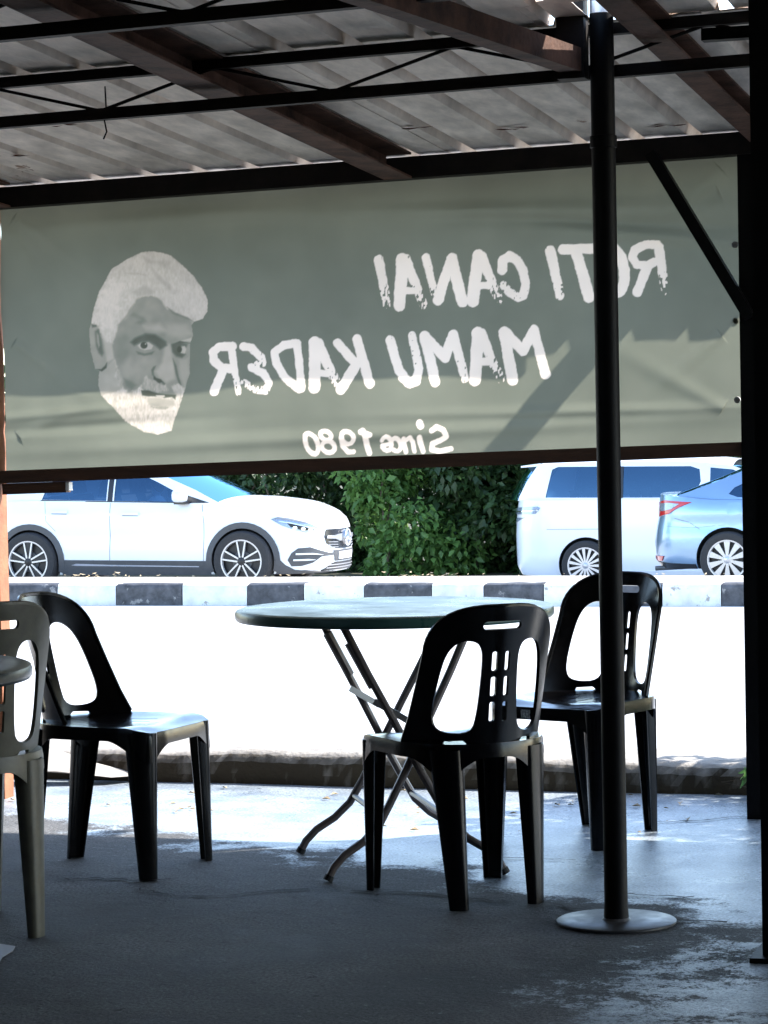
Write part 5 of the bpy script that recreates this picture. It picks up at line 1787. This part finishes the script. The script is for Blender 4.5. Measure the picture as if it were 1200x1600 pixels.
# ================================================================== PLANTS
def leaf_cloud(name, pts, m, parent=None, size=(.05, .10), droop=0.4, tone=None):
    """leaf shaped faces (four triangles each, folded along the midrib) at the given points"""
    n = len(pts)
    pts = np.asarray(pts, float)
    L = rng.uniform(size[0], size[1], n)
    yaw = rng.uniform(0, 2 * math.pi, n)
    pit = rng.normal(-droop, .45, n)
    roll = rng.normal(0, .6, n)
    d = np.stack([np.cos(yaw) * np.cos(pit), np.sin(yaw) * np.cos(pit), np.sin(pit)], -1)
    s = np.stack([-np.sin(yaw), np.cos(yaw), np.zeros(n)], -1)
    u = np.cross(d, s)
    s2 = s * np.cos(roll)[:, None] + u * np.sin(roll)[:, None]
    nn = np.cross(d, s2)
    w = (L * rng.uniform(.22, .34, n))[:, None]
    L = L[:, None]
    v = np.stack([pts, pts + d * L * .42 + s2 * w + nn * w * .25, pts + d * L - nn * L * .12, pts + d * L * .42 - s2 * w + nn * w * .25,
                  pts + d * L * .5 - nn * w * .1], 1).reshape(-1, 3)
    b = np.arange(n)[:, None] * 5
    f = np.concatenate([np.stack([b + 0, b + 4, b + 1], -1), np.stack([b + 1, b + 4, b + 2], -1), np.stack([b + 2, b + 4, b + 3], -1), np.stack([b + 3, b + 4, b + 0], -1)], 1).reshape(-1)
    me = bpy.data.meshes.new(name)
    me.vertices.add(len(v))
    me.vertices.foreach_set('co', v.astype(np.float32).ravel())
    me.loops.add(len(f))
    me.loops.foreach_set('vertex_index', f.astype(np.int32))
    me.polygons.add(len(f) // 3)
    me.polygons.foreach_set('loop_start', np.arange(0, len(f), 3, dtype=np.int32))
    me.update(calc_edges=True)
    at = me.attributes.new('tone', 'FLOAT', 'POINT')
    t = np.clip(rng.beta(2, 2.6, n) if tone is None else tone, 0, 1)
    at.data.foreach_set('value', np.repeat(t, 5).astype(np.float32))
    me.materials.append(m)
    o = bpy.data.objects.new(name, me)
    COL.objects.link(o)
    o['kind'] = 'stuff'
    if parent:
        o.parent = parent
    return o


def shrub(name, label, x, y, z, w, d, h, n, m, size, stems=5, group=None, lumps=26, droop=.5, cat='shrub', fill=.55):
    root = empty(name, (x, y, z))
    tag(root, label, cat, group)
    P = []
    for _ in range(lumps):
        cx, cy = rng.uniform(-w, w), rng.uniform(-d, d)
        cz = rng.uniform(.03, 1) * h
        k = (1 - .35 * abs(cz / h - .5) * 2)
        cx *= k
        r = rng.uniform(.18, .42) * min(1.4, h / 2)
        q = rng.normal(0, 1, (n // lumps, 3))
        q /= np.linalg.norm(q, axis=1)[:, None]
        q *= (rng.uniform(fill, 1, len(q)) * r)[:, None]
        P.append(q * [1, 1, .9] + [cx, cy, cz])
    P = np.concatenate(P)
    P = P[P[:, 2] > .02]
    leaf_cloud('foliage', P, m, root, size, droop)
    for k in range(stems):
        a = rng.uniform(-w * .7, w * .7)
        b = rng.uniform(-d * .9, -d * .2) if k % 2 else rng.uniform(-d, d)
        zz = np.linspace(0, h * rng.uniform(.6, .95), 7)
        pts = [(a + rng.normal(0, .04) * i * .6, b + rng.normal(0, .03), float(q)) for i, q in enumerate(zz)]
        MB().tube(pts, [min(.022, h * .012) * (1 - .1 * i) for i in range(7)], 6).build('stem', M['bark'], root)
    return root


HG = 'leafy shrubs beyond the far lane'
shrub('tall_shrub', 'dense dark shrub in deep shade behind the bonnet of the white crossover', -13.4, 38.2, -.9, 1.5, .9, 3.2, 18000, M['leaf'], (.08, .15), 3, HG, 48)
shrub('tall_shrub', 'leafy shrub with sprays coloured bright green like sunlit leaves just right of the white crossover', -11.15, 36.9, -.9, .85, .5, 3.0, 12000, M['leaf_light'], (.09, .17), 2, HG, 28)  # brighter leaf colour stands in for sun on this shrub
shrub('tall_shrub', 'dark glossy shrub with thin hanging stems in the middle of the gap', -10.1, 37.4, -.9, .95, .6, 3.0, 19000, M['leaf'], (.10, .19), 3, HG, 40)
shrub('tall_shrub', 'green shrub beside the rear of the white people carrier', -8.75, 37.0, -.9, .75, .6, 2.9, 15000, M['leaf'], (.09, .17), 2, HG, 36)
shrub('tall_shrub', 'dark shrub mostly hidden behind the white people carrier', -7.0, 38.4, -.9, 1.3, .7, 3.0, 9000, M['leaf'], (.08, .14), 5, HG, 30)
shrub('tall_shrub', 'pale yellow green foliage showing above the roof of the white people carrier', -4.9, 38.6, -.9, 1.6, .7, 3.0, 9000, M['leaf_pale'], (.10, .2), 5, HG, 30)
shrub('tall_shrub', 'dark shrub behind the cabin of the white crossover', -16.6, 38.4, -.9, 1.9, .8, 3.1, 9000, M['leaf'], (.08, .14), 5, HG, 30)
# dark wood behind the shrubs
P = []
for i in range(31 * 4):
    c = [-29 + 1.15 * (i // 4) + rng.uniform(-.4, .4), rng.uniform(39.6, 41), -.5 + .95 * (i % 4) + rng.uniform(-.3, .3)]
    q = rng.normal(0, 1, (420, 3))
    q /= np.linalg.norm(q, axis=1)[:, None]
    P.append(q * rng.uniform(.7, 1, (420, 1)) * [1.7, 1.1, 1.3] + c)
P = np.concatenate(P)
P = P[P[:, 2] > -.9]
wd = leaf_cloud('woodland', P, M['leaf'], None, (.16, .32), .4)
tag(wd, 'dark mass of trees standing behind the roadside shrubs', kind='stuff')
# leafy bush by the right end of the kerb
shrub('leafy_bush', 'green bush at the right end of the kerb behind the black post', 0.16, 9.08, .1, 1.12, .22, 1.75, 9000, M['leaf_light'], (.05, .10), 8, None, 44, cat='bush')
shrub('small_weed', 'small green weed growing at the foot of the black post by the kerb', -1.42, 8.52, .01, .06, .04, .12, 60, M['leaf_light'], (.03, .05), 2, None, 4, cat='weed')
